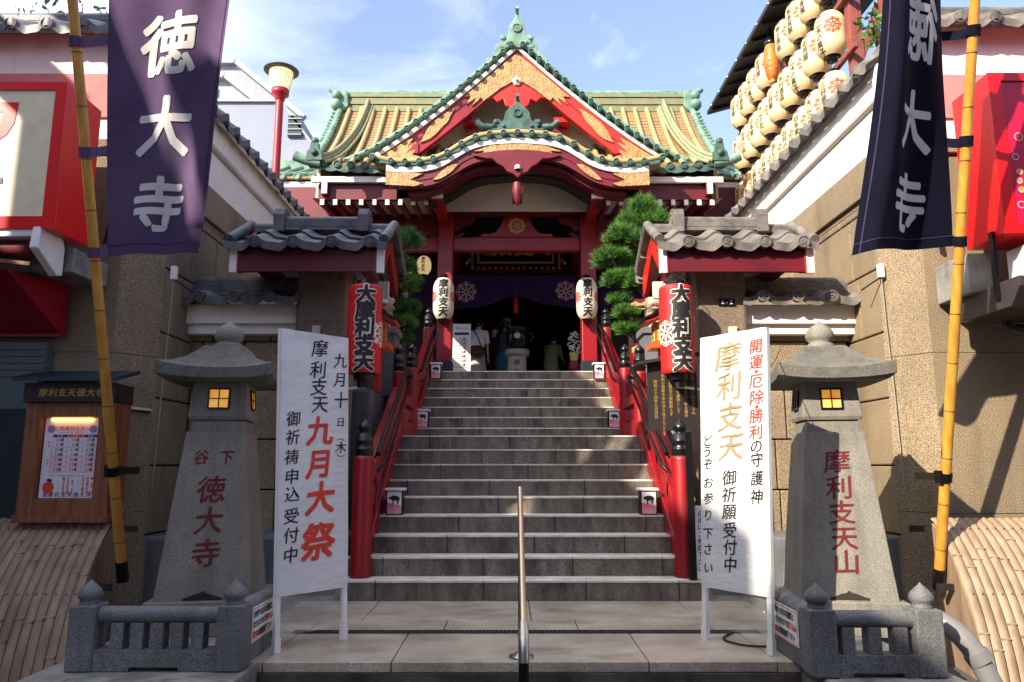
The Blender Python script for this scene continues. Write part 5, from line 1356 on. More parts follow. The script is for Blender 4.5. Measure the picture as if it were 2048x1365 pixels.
# vase with flowers
t = thing('flower_vase', 'dark red vase with white flowers on a red stand beside the right pillar', 'vase', (1.13, 14.3, FZ))
mb = MB(); mb.b2((1.0, 14.17, FZ), (1.26, 14.43, FZ+.30)); mb.build('stand', red, t, bevel=.006)
mb = MB(); mb.lathe([(.08, .30), (.11, .34), (.12, .42), (.09, .48), (.10, .5), (1e-4, .5)], (1.13, 14.3, FZ), 16); mb.build('pot', red_d, t)
mb = MB(); mb.lathe([(.07, .5), (.10, .66), (1e-4, .66)], (1.13, 14.3, FZ), 12); mb.build('wrapping', M('straw_wrap', (190, 170, 100), .7), t)
mb = MB()
rnd = random.Random(3)
for i in range(90):
    a = rnd.uniform(0, 6.28); q = rnd.random(); rr = .16*math.sqrt(rnd.random())*(1.1-.6*q)
    mb.ball((1.13+rr*math.cos(a), 14.3+rr*math.sin(a), FZ+.66+.42*q), .016, 5)
mb.build('flowers', M('white_flowers', (226, 222, 226), .7), t)

# ================================================================== PEOPLE
def skin_mesh(name, verts, edges, radii, mat, parent, sub=1, extra=None):
    me = bpy.data.meshes.new(name); me.from_pydata([tuple(v) for v in verts], edges, []); me.update()
    o = bpy.data.objects.new(name, me); COL.objects.link(o)
    k = o.modifiers.new('skin', 'SKIN'); k.use_smooth_shade = True
    for i, r in enumerate(radii):
        sv = me.skin_vertices[0].data[i]; sv.radius = (r, r) if not isinstance(r, tuple) else r; sv.use_root = (i == 0)
    if sub: s_ = o.modifiers.new('sub', 'SUBSURF'); s_.levels = sub; s_.render_levels = sub
    dg = bpy.context.evaluated_depsgraph_get(); dg.update()
    m2 = bpy.data.meshes.new_from_object(o.evaluated_get(dg)); bpy.data.objects.remove(o); bpy.data.meshes.remove(me)
    mb = MB(); mb.add([v.co.copy() for v in m2.vertices], [tuple(p.vertices) for p in m2.polygons], True); bpy.data.meshes.remove(m2)
    if extra: extra(mb)
    return mb.build(name, mat, parent, world=False, fix=False)
def person(label, loc, rz, H=1.6, lean=0, nod=0, arms=((.1, 0), (.1, 0)), hairlen=.02, top=None, top_m=None, legs_m=None, skirt=None, hat=None, mask=False, bag=False, bun=False, apron=False):
    """body faces local -Y; lean = forward bend of the back in radians; arms = per side (raise, elbow bend)"""
    t = thing('person', label, 'person', loc, rz, 'visitors at the temple')
    k = H/1.6
    def sp(h, f=0):       # point up the spine from the hip, bent forward
        hip = .84*k; d = h*k-hip
        if d <= 0: return Vector((0, 0, h*k))
        a = lean*min(1, d/(.45*k)+.35)
        return Vector((0, -math.sin(a)*d, hip+math.cos(a)*d))
    fw = Vector((0, -math.cos(lean), -math.sin(lean)))       # chest direction
    V, E, Rr = [], [], []
    def v(p, r): V.append(Vector(p)); Rr.append(r*k); return len(V)-1
    hip = v(sp(.86), .125); wa = v(sp(1.0), .105); ch = v(sp(1.2), .125); sh = v(sp(1.31), .085)
    nk = v(sp(1.37), .048); E += [(hip, wa), (wa, ch), (ch, sh), (sh, nk)]
    hd0 = sp(1.41); na = lean+nod; hu = Vector((0, -math.sin(na), math.cos(na))); hf = Vector((0, -math.cos(na), -math.sin(na)))
    h1 = v(hd0+hu*.05*k+hf*.015*k, .066); h2 = v(hd0+hu*.12*k+hf*.008*k, .082); h3 = v(hd0+hu*.185*k, .060); E += [(nk, h1), (h1, h2), (h2, h3)]
    wrists = []
    for s, (rs, bend) in zip((-1, 1), arms):
        so = v(sp(1.30)+Vector((s*.15*k, 0, 0)), .052); E.append((sh, so))
        dn = Vector((s*.10, -math.sin(rs), -math.cos(rs))).normalized()
        el = V[so]+dn*.27*k; e_ = v(el, .038); E.append((so, e_))
        dn2 = Vector((-s*.02, -math.sin(rs+bend), -math.cos(rs+bend))).normalized()
        wr = el+dn2*.23*k; w_ = v(wr, .026); E.append((e_, w_))
        pm = v(wr+dn2*.06*k, .030); E.append((w_, pm)); side = Vector((0, dn2.z, -dn2.y)).normalized()
        for j, (o_, l_) in enumerate(((-.026, .062), (-.009, .074), (.009, .070), (.026, .054))):
            a = v(wr+dn2*.105*k+side*o_*k, .0095); b = v(wr+dn2*(.105+l_*.55)*k+side*o_*1.1*k, .0085); c_ = v(wr+dn2*(.105+l_*.95)*k+side*o_*1.1*k+Vector((-s*.018, 0, 0))*k, .0075)
            E += [(pm, a), (a, b), (b, c_)]
        th = v(wr+dn2*.05*k-side*.045*k, .010); th2 = v(wr+dn2*.09*k-side*.055*k, .0085); E += [(pm, th), (th, th2)]
        wrists.append((V[so].copy(), el.copy(), wr.copy()))
    for s in (-1, 1):
        a = v((s*.085*k, 0, .80*k), .085); b = v((s*.09*k, -.01, .45*k), .056); c_ = v((s*.09*k, .02, .09*k), .036); d = v((s*.095*k, -.05, .035*k), .036); e_ = v((s*.10*k, -.13, .025*k), .03)
        E += [(hip, a), (a, b), (b, c_), (c_, d), (d, e_)]
    hc = hd0+hu*.115*k
    def face(mb):
        mb.ball(hc+hf*.085*k-hu*.005*k, .014*k, 8, (1, 1.2, 1.4))                       # nose
        for s in (-1, 1): mb.ball(hc+Vector((s*.078*k, 0, 0))-hu*.005*k, .020*k, 8, (.5, .8, 1.4))   # ears
    body = skin_mesh('body', V, E, Rr, skin, t, 1, face)
    mb = MB()
    for s in (-1, 1): mb.ball(hc+Vector((s*.030*k, 0, 0))+hf*.076*k+hu*.018*k, .008*k, 8)
    mb.build('eyes', ink, body, world=False)
    mb = MB(); mb.ball(hc+hf*.072*k-hu*.045*k, .018*k, 8, (1.3, .5, .4)); mb.build('mouth', M('lips', (170, 96, 90), .5), body, world=False)
    # hair
    rot = Vector((0, 0, 1)).rotation_difference(hu).to_matrix()
    mb = MB(); mb.ball(hc-hf*.016*k+hu*.03*k, .092*k, 18, (.95, 1.0, 1.0), rot); mb.ball(hc-hf*.04*k-hu*.02*k, .078*k, 14, (1, .8, 1.0), rot)
    if bun: mb.ball(hc-hf*.10*k+hu*.02*k, .035*k, 10)
    mb.build('hair', hair, t, world=False)
    if mask: mb = MB(); mb.ball(hc+hf*.045*k-hu*.035*k, .058*k, 14, (.95, .9, .85)); mb.build('face_mask', M('mask_white', (226, 222, 222), .8), t, world=False)
    def loft(name, rings, m, n=24, par=t):
        mb = MB(); vs, fs = [], []
        for c, rx_, ry_, ax in rings:
            x = Vector((1, 0, 0)); y = ax
            for j in range(n):
                a = 2*math.pi*j/n; wob = 1+.02*math.sin(5*a+c.z*20)
                vs.append(c+x*math.cos(a)*rx_*k*wob+y*math.sin(a)*ry_*k*wob)
        for i in range(len(rings)-1):
            for j in range(n): fs.append((i*n+j, i*n+(j+1) % n, (i+1)*n+(j+1) % n, (i+1)*n+j))
        mb.add(vs, fs, True); return mb
    bk = -fw
    hem = (.80 if not skirt else .90)
    mb = loft('top', [(sp(.80), .19, .15, Vector((0, 1, 0))), (sp(.95), .175, .14, bk), (sp(1.1), .18, .14, bk), (sp(1.22), .19, .135, bk), (sp(1.30), .17, .11, bk), (sp(1.345), .11, .075, bk), (sp(1.37), .062, .058, bk)], top_m)
    for so, el, wr in wrists: mb.tube([so.lerp(sp(1.28), .35), so, so.lerp(el, .45), so.lerp(el, .85)], [.075*k, .078*k, .072*k, .07*k], 14)
    mb.build('shirt', top_m, t, world=False, fix=False)
    Yv = Vector((0, 1, 0))
    if skirt:
        rings = [(Vector((0, 0, .95*k)), .15, .125, Yv), (Vector((0, 0, .80*k)), .19, .165, Yv), (Vector((0, 0, .5*k)), .22, .19, Yv), (Vector((0, 0, skirt*k)), .25, .21, Yv)]
        mb = loft('skirt', rings, legs_m, 28); mb.build('skirt', legs_m, t, world=False, fix=False)
    else:
        mb = MB(); mb.lathe([(.16*k, .70*k), (.185*k, .80*k), (.165*k, .95*k)], (0, 0, 0), 20, True, Matrix.Diagonal(Vector((1, .85, 1))))
        for s in (-1, 1): mb.tube([(s*.085*k, 0, .86*k), (s*.095*k, 0, .6*k), (s*.10*k, .0, .35*k), (s*.10*k, .02, .12*k)], [.12*k, .115*k, .115*k, .12*k], 16)
        mb.build('trousers', legs_m, t, world=False, fix=False)
    for s in (-1, 1): mb = MB(); mb.ball((s*.098*k, -.05, .04*k), .055*k, 12, (.8, 2.2, .75)); mb.build('shoe', ink, t, world=False)
    if hat:
        mb = MB(); c0 = hc+hu*.05*k; mb.lathe([(.150*k, -.03), (.10*k, .0), (.098*k, .06*k), (.08*k, .095*k), (1e-4, .10*k)], c0, 20, True, rot); mb.build('hat', hat, t, world=False)
    if bag:
        sb = thing('shoulder_bag', 'brown leather shoulder bag worn by the visitor in the white shirt', 'bag', Vector(loc), rz)
        mb = MB(); bc = Vector((-.08, .22*k, .80*k)); mb.ball(bc, .15*k, 16, (1.15, .5, .85)); b_ = mb.build('pouch', M('brown_leather', (96, 52, 36), .45, col2=(70, 36, 26), scale=6), sb, world=False)
        mb = MB(); mb.ball(bc+Vector((0, .012, .05*k)), .145*k, 16, (1.16, .52, .55)); mb.build('flap', M('dark_leather', (66, 36, 28), .45), sb, world=False)
        mb = MB(); pts = [bc+Vector((-.12, 0, .06)), sp(1.05)-fw*.155*k+Vector((-.07, 0, 0)), sp(1.22)-fw*.15*k+Vector((.02, 0, 0)), sp(1.335)-fw*.09*k+Vector((.10, 0, 0)), sp(1.34)+fw*.05*k+Vector((.11, 0, 0)), sp(1.2)+fw*.15*k, bc+Vector((.16, -.2, .1)), bc+Vector((.15, -.03, .06))]
        mb.tube([Vector(p) for p in catmull([tuple(p) for p in pts], 4)], .012, 6); mb.build('strap', M('brown_leather', (0, 0, 0)), sb, world=False)
    return t
person('person in a white short sleeved shirt stooping with a brown shoulder bag, seen from behind', (-.84, 15.35, FZ), R(168), 1.62, lean=.42, nod=.05, arms=((.25, .2), (.12, .1)), top_m=M('white_shirt', (232, 230, 236), .8), legs_m=M('beige_skirt', (176, 170, 158), .85), skirt=.34, bag=True)
person('person in black wearing a white face mask, turned towards the street', (-.47, 16.7, FZ), R(8), 1.62, arms=((.3, .4), (.2, .3)), top_m=M('black_shirt', (26, 26, 32), .8), legs_m=M('black_trousers', (22, 22, 26), .8), mask=True)
person('person in a navy top, teal skirt and grey hat standing left of the burner', (-.25, 15.7, FZ), R(150), 1.58, lean=.12, nod=.15, arms=((.35, .7), (.3, .6)), top_m=M('navy_shirt', (26, 32, 58), .8), legs_m=M('teal_skirt', (30, 84, 104), .85), skirt=.22, hat=M('grey_hat', (110, 128, 136), .85))
person('person in an olive green dress bowing deep inside the hall', (.80, 16.5, FZ), R(160), 1.45, lean=.35, nod=.35, arms=((.5, .8), (.5, .8)), top_m=M('olive_dress', (112, 124, 88), .85), legs_m=M('olive_dress', (0, 0, 0)), skirt=.20, bun=True)

# ================================================================== PLANTS
def needles(mb, c, r, n, rnd, flat=.8, L=.09, w=.0042):
    c = Vector(c)
    tufts = [(Vector((0, 0, 0)), 1.0)]+[(Vector((rnd.uniform(-1, 1)*r*.75, rnd.uniform(-1, 1)*r*.7, rnd.uniform(-.25, .45)*r)), rnd.uniform(.38, .62)) for _ in range(7)]
    wts = [k*k for _, k in tufts]
    for i in range(n):
        o, k = rnd.choices(tufts, wts)[0]
        th = rnd.uniform(0, 6.283); z = rnd.uniform(-.5, 1); q = math.sqrt(max(0, 1-z*z))
        d = Vector((q*math.cos(th), q*math.sin(th), z)); rr = r*k*(rnd.random()**.4)*rnd.uniform(.78, 1.08)
        p = c+o+Vector((d.x*rr, d.y*rr, d.z*rr*flat))
        up = (d*.9+Vector((0, 0, .6))).normalized()
        for j in range(5):
            dv = (up+Vector((rnd.uniform(-.75, .75), rnd.uniform(-.75, .75), rnd.uniform(-.4, .5)))).normalized()
            sdv = dv.cross(Vector((rnd.uniform(-1, 1), rnd.uniform(-1, 1), .3))).normalized()*w
            l = L*rnd.uniform(.6, 1.25)
            mb.add([p-sdv, p+sdv, p+dv*l], [(0, 1, 2)], False)
def pine(s, label, base, trunk, pads):
    t = thing('pine_tree', label, 'tree', base)
    rnd = random.Random(11+s)
    mb = MB(); tp = catmull(trunk, 5); mb.tube([Vector(p) for p in tp], [.065*(1-.75*i/(len(tp)-1)) for i in range(len(tp))], 9); mb.build('trunk', bark, t)
    for c, r, fl in pads:
        near = min(tp, key=lambda p: (Vector(p)-Vector(c)).length+abs(p[2]-c[2]+.1))
        mb = MB(); a = Vector(near); b = Vector(c)-Vector((0, 0, r*.35))
        mb.tube([a, a.lerp(b, .5)+Vector((0, 0, -.03)), b], [.022, .016, .010], 7)
        for i in range(5): mb.tube([b, b+Vector((rnd.uniform(-r, r)*.6, rnd.uniform(-r, r)*.6, r*.3))], [.008, .004], 5)
        mb.build('branch', bark, t)
        mb = MB(); needles(mb, c, r, int(21000*r*r)+120, rnd, fl, .088); mb.build('foliage_pad', leaf, t, fix=False)
def at(px, py, y): # photograph measurement -> place at depth y
    f = 1480.; a = (px-1024)/f; b = (682.5-py)/f; cy_, sy_ = math.cos(.1658), math.sin(.1658)
    d = Vector((a, cy_-b*sy_, sy_+b*cy_)); d = Vector((d.x+.002*d.y, d.y, d.z)); return Vector((-.11, 0, 1.1455))+d*(y/d.y)
Lp = [((806, 487), .205, .95, 9.4), ((806, 537), .16, .8, 9.5), ((800, 575), .22, .7, 9.35), ((806, 618), .19, .8, 9.5), ((803, 650), .17, .7, 9.4), ((795, 680), .16, .6, 9.5), ((780, 520), .17, .8, 9.6)]
pine(-1, 'clipped pine tree with stacked green pads beside the left gatepost', (-1.72, 9.5, 1.95), [(-1.75, 9.5, 1.95), (-1.68, 9.5, 2.6), (-1.72, 9.52, 3.1), (-1.60, 9.5, 3.6), (-1.58, 9.45, 4.0)], [(tuple(at(p[0]+2, p[1], y)), r, f) for p, r, f, y in Lp])
Rp = [((1283, 442), .30, .75, 9.4), ((1250, 478), .24, .7, 9.3), ((1222, 518), .25, .55, 9.4), ((1262, 518), .2, .7, 9.6), ((1235, 562), .19, .6, 9.4), ((1275, 570), .16, .7, 9.3), ((1240, 600), .14, .5, 9.5), ((1253, 628), .16, .5, 9.4), ((1262, 665), .17, .4, 9.5), ((1305, 470), .2, .7, 9.6)]
pine(1, 'spreading clipped pine tree beside the right gatepost', (1.66, 9.5, 1.95), [(1.66, 9.5, 1.95), (1.60, 9.5, 2.6), (1.70, 9.52, 3.2), (1.66, 9.5, 3.7), (1.62, 9.45, 4.2)], [(tuple(at(*p, y)), r, f) for p, r, f, y in Rp])
def shrub(label, c, r, n, seed, sc=(1, 1, .6), name='shrub'):
    t = thing(name, label, 'plant', c); rnd = random.Random(seed); c = Vector(c)
    mb = MB()
    for i in range(n):
        d = Vector((rnd.gauss(0, 1), rnd.gauss(0, 1), rnd.gauss(0, 1))).normalized()*r*rnd.random()**.4
        p = c+Vector((d.x*sc[0], d.y*sc[1], d.z*sc[2]+r*sc[2])); q = Vector((rnd.uniform(-1, 1), rnd.uniform(-1, 1), rnd.uniform(-.2, 1))).normalized(); w = q.cross(Vector((rnd.uniform(-1, 1), .3, rnd.uniform(-1, 1)))).normalized()*.022; l = rnd.uniform(.07, .12)
        mb.add([p, p+q*l*.5+w, p+q*l, p+q*l*.5-w], [(0, 1, 2, 3)], False)
    mb.build('leaves', leaf2, t, fix=False)
    mb = MB()
    for i in range(7): mb.tube([c, c+Vector((rnd.uniform(-r, r)*.7*sc[0], rnd.uniform(-r, r)*.5, r*sc[2]*1.4))], [.015, .005], 5)
    mb.build('stems', bark, t)
shrub('leafy green plant showing above the left wall coping', (-4.9, 7.7, 5.55), .9, 420, 5, (1.2, .6, .40))
shrub('sprig of green leaves above the right wall coping beside the banner', (3.75, 7.05, 5.35), .3, 170, 6, (.9, .6, .8))

# ================================================================== GUARDIANS, ORANGE LANTERNS, SHELVES
for s in (-1, 1):
    nm = 'left' if s < 0 else 'right'
    x, y = s*1.66, 8.95
    t = thing('guardian_pedestal', 'grey granite pedestal of the %s guardian lion' % nm, 'pedestal', (x, y, 1.95))
    mb = MB(); mb.b2((x-.16, y-.2, 1.95), (x+.16, y+.2, 2.70)); mb.build('shaft', granite, t, bevel=.01); mb = MB(); mb.b2((x-.19, y-.23, 2.70), (x+.19, y+.23, 2.78)); mb.build('cap', granite, t, bevel=.01)
    t = thing('guardian_lion', 'weathered stone guardian lion with open mouth behind the %s red lantern' % nm, 'statue', (x, y, 2.78))
    c = Vector((x, y, 2.78)); balls = []
    def B(p, r, sc=(1, 1, 1)): balls.append((c+Vector(p), r, sc))
    B((0, .06, .10), .12, (1, 1.2, .8)); B((0, .02, .19), .10, (1, 1, 1.1)); B((0, -.03, .27), .09)
    for q in (-1, 1): B((q*.06, -.09, .10), .036, (1, 1, 2.6)); B((q*.06, -.12, .02), .04, (1, 1.3, .6)); B((q*.11, .05, .05), .065, (.8, 1.4, .9)); B((q*.06, -.09, .365), .022); B((q*.095, -.02, .37), .03, (.6, .8, 1)); B((q*.045, -.165, .30), .03)
    B((0, -.06, .32), .105, (1.05, 1, 1)); B((0, -.15, .315), .055, (1.2, .8, .7)); B((0, -.14, .245), .048, (1.1, .8, .6))
    for i in range(16):
        a = i*.7; B((.095*math.sin(a), .0+.03*math.cos(a*2.1), .24+.012*i*.9), .034)
    B((0, .2, .22), .055, (.8, .7, 1.8)); B((0, .19, .32), .04)
    organic('body', balls, statue, t, .012)
    mb = MB(); mb.ball(c+Vector((0, -.165, .275)), .03, 8, (1.3, .8, .35)); mb.build('tongue', red_b, t)
    # orange lantern house in front
    x2, y2 = s*1.62, 8.32
    t = thing('orange_lantern', 'small orange wooden lantern house with black curved roof by the %s guardian' % nm, 'lantern', (x2, y2, 1.95))
    mb = MB(); mb.b2((x2-.045, y2-.045, 1.95), (x2+.045, y2+.045, 2.44)); mb.build('post', red_b, t)
    mb = MB(); mb.b2((x2-.15, y2-.15, 2.44), (x2+.15, y2+.15, 2.50)); mb.build('floor_plate', M('orange_lacquer', (236, 96, 28), .4), t)
    mb = MB(); mb.b2((x2-.10, y2-.10, 2.50), (x2+.10, y2+.10, 2.74)); bx = mb.build('box', M('orange_lacquer', (0, 0, 0)), t)
    for ang in (0, -s*R(90)):
        mm = Matrix.Rotation(ang, 3, 'Z'); fn = lambda u, v, d=0: Vector((x2, y2, 2.62))+mm @ Vector((u, -.1-d, v))
        mb = MB(); mb.prism([(-.07, -.09), (.07, -.09), (.07, .09), (-.07, .09)], fn, 0, .004); mb.cur = 1
        for i in (-1, 0, 1): mb.prism([(i*.035-.003, -.09), (i*.035+.003, -.09), (i*.035+.003, .09), (i*.035-.003, .09)], fn, .004, .008)
        for i in (-1, 0, 1): mb.prism([(-.07, i*.045-.003), (.07, i*.045-.003), (.07, i*.045+.003), (-.07, i*.045+.003)], fn, .008, .010)
        mb.build('paper_window', [M('yellow_paper', (226, 206, 120), .6), M('green_lattice', (70, 96, 60), .6)], bx)
    mb = MB()
    mb.prism([(-.24, 0), (-.14, .05), (0, .17), (.14, .05), (.24, 0), (.24, -.02), (.13, .015), (0, .10), (-.13, .015), (-.24, -.02)], lambda u, v, d: Vector((x2+u, y2+d, 2.77+v)), -.22, .22); mb.build('roof', black, t); 
    mb = MB(); mb.prism([(-.23, -.025), (-.13, .01), (0, .09), (.13, .01), (.23, -.025), (.2, -.045), (.12, -.02), (0, .05), (-.12, -.02), (-.2, -.045)], lambda u, v, d: Vector((x2+u, y2+d, 2.77+v)), -.2, .2); mb.build('roof_edge', red_b, t)
    # votive plaque shelf
    t = thing('votive_rack', 'dark rack hung with pale wooden votive plaques behind the %s railing' % nm, 'rack', (s*2.1, 11.3, 2.55))
    for xx in (1.72, 2.62): mb = MB(); mb.b2((min(s*xx, s*(xx+.07)), 11.27, 2.55), (max(s*xx, s*(xx+.07)), 11.34, 3.85)); mb.build('upright', wood_dk, t)
    for z in (2.95, 3.3, 3.65): mb = MB(); mb.b2((min(s*1.72, s*2.69), 11.28, z), (max(s*1.72, s*2.69), 11.33, z+.05)); mb.build('shelf_bar', red_d, t)
    rnd = random.Random(4+s); n_ = 0
    mb0 = MB(); mb0.prism([(-.075, -.06), (.075, -.06), (.075, .03), (0, .065), (-.075, .03)], front((0, 0, 0)), 0, .012)
    proto = None
    for z in (2.93, 3.28, 3.63):
        for i in range(6):
            p = Vector((s*(1.83+.145*i), 11.25-.012*(i % 2), z-.04+rnd.uniform(-.01, .01)))
            if proto is None: proto = mb0.build('votive_plaque', M('bare_wood', (196, 150, 96), .7, col2=(170, 122, 74), scale=9), None); o = proto
            else: o = proto.copy(); COL.objects.link(o)
            o.location = p; tag(o, 'pale wooden votive plaque hanging on the rack behind the %s railing' % nm, 'votive plaque', 'votive plaques on the %s rack' % nm)
    t = thing('offering_stand', 'low red stand with a yellow panel behind the %s railing' % nm, 'stand', (s*1.9, 10.6, 2.55))
    mb = MB(); mb.b2((s*1.85-.2, 10.5, 2.55), (s*1.85+.2, 10.8, 2.75)); mb.build('box', red, t, bevel=.01); mb = MB(); mb.b2((s*1.85-.15, 10.49, 2.58), (s*1.85+.15, 10.5, 2.70)); mb.build('panel', M('yellow_panel', (224, 176, 40), .5), t)

# ================================================================== SIGNS AND FITTINGS
# dark wooden board with gold writing
t = thing('history_board', 'dark wooden board with columns of gold writing on a black post', 'sign board', (1.47, 6.64, .165))
mb = MB(); mb.b2((1.435, 6.60, .17), (1.495, 6.66, 1.44)); mb.build('post', black, t)
mb = MB(); mb.b2((1.50, 7.20, .4), (1.55, 7.25, 2.1)); mb.build('post', black, t)
mb = MB(); mb.b2((1.44, 6.661, 1.38), (1.50, 7.20, 1.42)); mb.build('bracket', black, t)
mb = MB(); mb.b2((1.225, 7.145, 1.47), (1.70, 7.195, 2.13)); bd = mb.build('board', wood_dk, t)
mb = MB(); mb.prism([(1.12, 2.10), (1.74, 2.20), (1.74, 2.23), (1.12, 2.13)], lambda u, v, d: Vector((u, d, v)), 7.06, 7.24); mb.build('roof', wood_dk, t)
mb = MB(); fn = front((0, 7.143, 0))
for i, tx in enumerate(('四条前この地に創立せられ', '代々奉り当山を参る尊天', '当山安置の守護神として', '縁起篤信の崇敬絶えず', '現前の清衆今迄の守り在らんことを', '昭和三十四年九月吉日')):
    column(mb, tx, fn, 1.655-.072*i, 2.05-.05*(i % 2)-.012*i, .038, .0375, .0, .05, .002)
mb.build('gold_lettering', goldtext, bd, fix=False)
# leaning white notice
t = thing('leaning_notice', 'narrow white notice with handwritten black columns leaning at the right newel post', 'notice', (1.55, 6.66, .165))
o_, U_, V_ = Vector((1.475, 6.62, .175)), Vector((1, .1, 0)), Vector((.06, .10, 1))
fn = plane(o_, U_, V_)
mb = MB(); mb.prism([(0, 0), (.19, 0), (.19, .62), (0, .62)], fn, -.012, 0); mb.build('panel', whitep, t)
mb = MB()
for u in (0, .183): mb.prism([(u-.002, -.01), (u+.008, -.01), (u+.008, .63), (u-.002, .63)], fn, -.015, .006)
mb.build('edge_strip', M('aluminium', (170, 170, 170), .4, .7), t)
mb = MB(); column(mb, '自由にご参詣下さい', fn, .055, .55, .055, .058, .02, .08, .002); column(mb, 'どなたでも', fn, .135, .55, .055, .062, .02, .08, .002); mb.build('lettering', ink, t.children[0], fix=False)
# house number plate and small boxes
t = thing('number_plate', 'small dark house number plate reading 6-2 on the right gatepost', 'number plate', (1.99, 7.27, 2.6))
p = at(1453, 605, 7.28)
mb = MB(); mb.b2((p.x-.085, 7.262, p.z-.035), (p.x+.085, 7.279, p.z+.035)); mb.build('plate', black, t, bevel=.003)
mb = MB(); rowtext(mb, '6-2', front((0, 7.26, 0)), p.x, p.z, .06, .042, .02, 0, .001); mb.build('digits', chalk, t, fix=False)
for s in (-1, 1):
    nm = 'left' if s < 0 else 'right'
    p = at(633, 662, 7.27) if s < 0 else at(1466, 664, 7.27)
    o = MB().box((p.x, 7.265, p.z), (.085, .03, .10)).box((p.x, 7.245, p.z), (.07, .012, .085)).build('junction_box', panelw, bevel=.004); tag(o, 'small beige junction box on the face of the %s gatepost' % nm, 'junction box')
    p = at(349, 547, 6.78) if s < 0 else at(1762, 542, 6.78)
    t = thing('wall_lamp', 'small white floodlight fixed high on the corner of the %s wall' % nm, 'floodlight', p)
    mb = MB(); mb.box((p.x, p.y, p.z), (.055, .05, .13)); mb.build('housing', whitep, t, bevel=.008)
    mb = MB(); mb.tube([p+Vector((0, 0, -.06)), p+Vector((-s*.06, .05, -.10)), p+Vector((-s*.14, .12, -.16))], .008, 6); mb.build('arm', blackm, t)
    mb = MB(); pts = [p+Vector((0, 0, -.06)), p+Vector((s*.01, 0, -.5)), p+Vector((s*.02, -.02, -1.1)), p+Vector((s*.04, -.02, -2.0))]; o = mb.tube(pts, .005, 6).build('wall_cable', M('grey_cable', (150, 146, 140), .6)); tag(o, 'thin grey cable running down the corner of the %s wall' % nm, 'cable')
# cable on the platform
mb = MB(); o = mb.tube([Vector(p) for p in catmull([(1.42, 5.35, .01), (1.30, 5.15, .01), (1.38, 4.98, .01), (1.55, 4.95, .01), (1.60, 5.1, .01)], 6)], .007, 6).build('power_cable', cabl); tag(o, 'black cable looping on the ground behind the right banner stand', 'cable')
# grey pipe
t = thing('drain_pipe', 'thick grey plastic pipe bending down beside the right fence', 'pipe', (2.5, 4.6, .1))
mb = MB(); pts = catmull([(2.42, 4.80, .20), (2.50, 4.72, .21), (2.58, 4.65, .14), (2.64, 4.60, .04)], 6); mb.tube([Vector(p) for p in pts], .062, 18); mb.build('bend', pvc, t)
mb = MB(); mb.tube([(2.63, 4.605, .055), (2.66, 4.59, .0)], .072, 18); mb.build('collar', pvc, t)
mb = MB(); mb.tube([(2.64, 4.60, .03), (2.78, 4.50, -.37)], .060, 18); mb.build('pipe', pvc, t)

# left shop sign, awning
t = thing('shop_sign', 'red framed cream shop sign box with red letter on the left wall', 'sign', (-4.6, 6, 2.98))
X0, X1, YF, YB, Z0, Z1 = -6.2, -3.715, 5.6, 6.46, 2.98, 4.22
mb = MB(); mb.b2((X0, YF+.03, Z0), (X1, YB-.35, Z1)); mb.build('box', signred, t, bevel=.006)
mb = MB()
for lo, hi in (((X0, YF, Z0), (X1, YF+.03, Z0+.10)), ((X0, YF, Z1-.07), (X1, YF+.03, Z1)), ((X1-.09, YF, Z0+.1), (X1, YF+.03, Z1-.07))): mb.b2(lo, hi)
mb.build('frame', signred, t)
mb = MB(); mb.b2((X0, YF+.012, Z0+.1), (X1-.09, YF+.029, Z1-.07)); pnl = mb.build('panel', cream, t)
fn = front((0, YF+.010, 0)); mb = MB()
e = at(38, 205, 5.6); f_ = at(30, 290, 5.6)
sx, sz = e.x, e.z
mb.prism([(sx-.62, sz), (sx, sz), (sx-.02, sz-.18), (sx-.07, sz-.28), (sx-.16, sz-.35), (sx-.30, sz-.37), (sx-.30, sz-.26), (sx-.2, sz-.25), (sx-.14, sz-.20), (sx-.115, sz-.09), (sx-.62, sz-.09)], fn, 0, .003)
mb.cur = 1; g = at(4, 368, 5.6); mb.prism([(g.x-.5, g.z), (g.x, g.z), (g.x, g.z+.05), (g.x-.5, g.z+.05)], fn, 0, .003)
mb.build('lettering', [signred, navy], pnl, fix=False)
t = thing('awning_cassette', 'white awning cassette with rounded end plate under the left shop sign', 'awning', (-5, 5.8, 2.7))
mb = MB(); mb.b2((-6.4, 5.62, 2.92), (-3.87, 5.9, 3.0)); mb.build('cover', whitep, t, bevel=.01)
mb = MB(); mb.prism([(5.58, 2.82), (5.60, 3.0), (5.66, 3.03), (5.9, 2.98), (5.93, 2.9), (5.93, 2.68), (5.86, 2.66)], lambda u, v, d: Vector((d, u, v)), -3.87, -3.80); mb.build('end_plate', whitep, t, bevel=.01)
mb = MB(); mb.tube([(-6.4, 5.74, 2.85), (-3.87, 5.74, 2.85)], .06, 14); mb.build('roller', M('maroon_fabric', (92, 14, 32), .8), t)
mb = MB(); mb.beam((-6.0, 5.55, 2.9), (-3.95, 5.75, 2.73), .04, .03); mb.build('arm', wood, t)
t = thing('concrete_bracket', 'stained grey concrete beam end under the left shop sign', 'beam', (-3.9, 6.2, 2.75))
mb = MB(); mb.b2((-6.4, 5.95, 2.72), (-3.74, 6.49, 2.93)); mb.build('beam', concrete, t, bevel=.01)
t = thing('red_canopy', 'folded glossy red shop canopy at the left edge', 'canopy', (-4.4, 6, 2.3))
mb = MB(); mb.prism([(5.62, 2.66), (6.47, 2.74), (6.47, 2.27), (6.40, 2.27)], lambda u, v, d: Vector((d, u, v)), -6.4, -4.05); mb.build('cover', M('glossy_red_canopy', (150, 8, 36), .25, col2=(126, 6, 28), scale=2), t, bevel=.006)
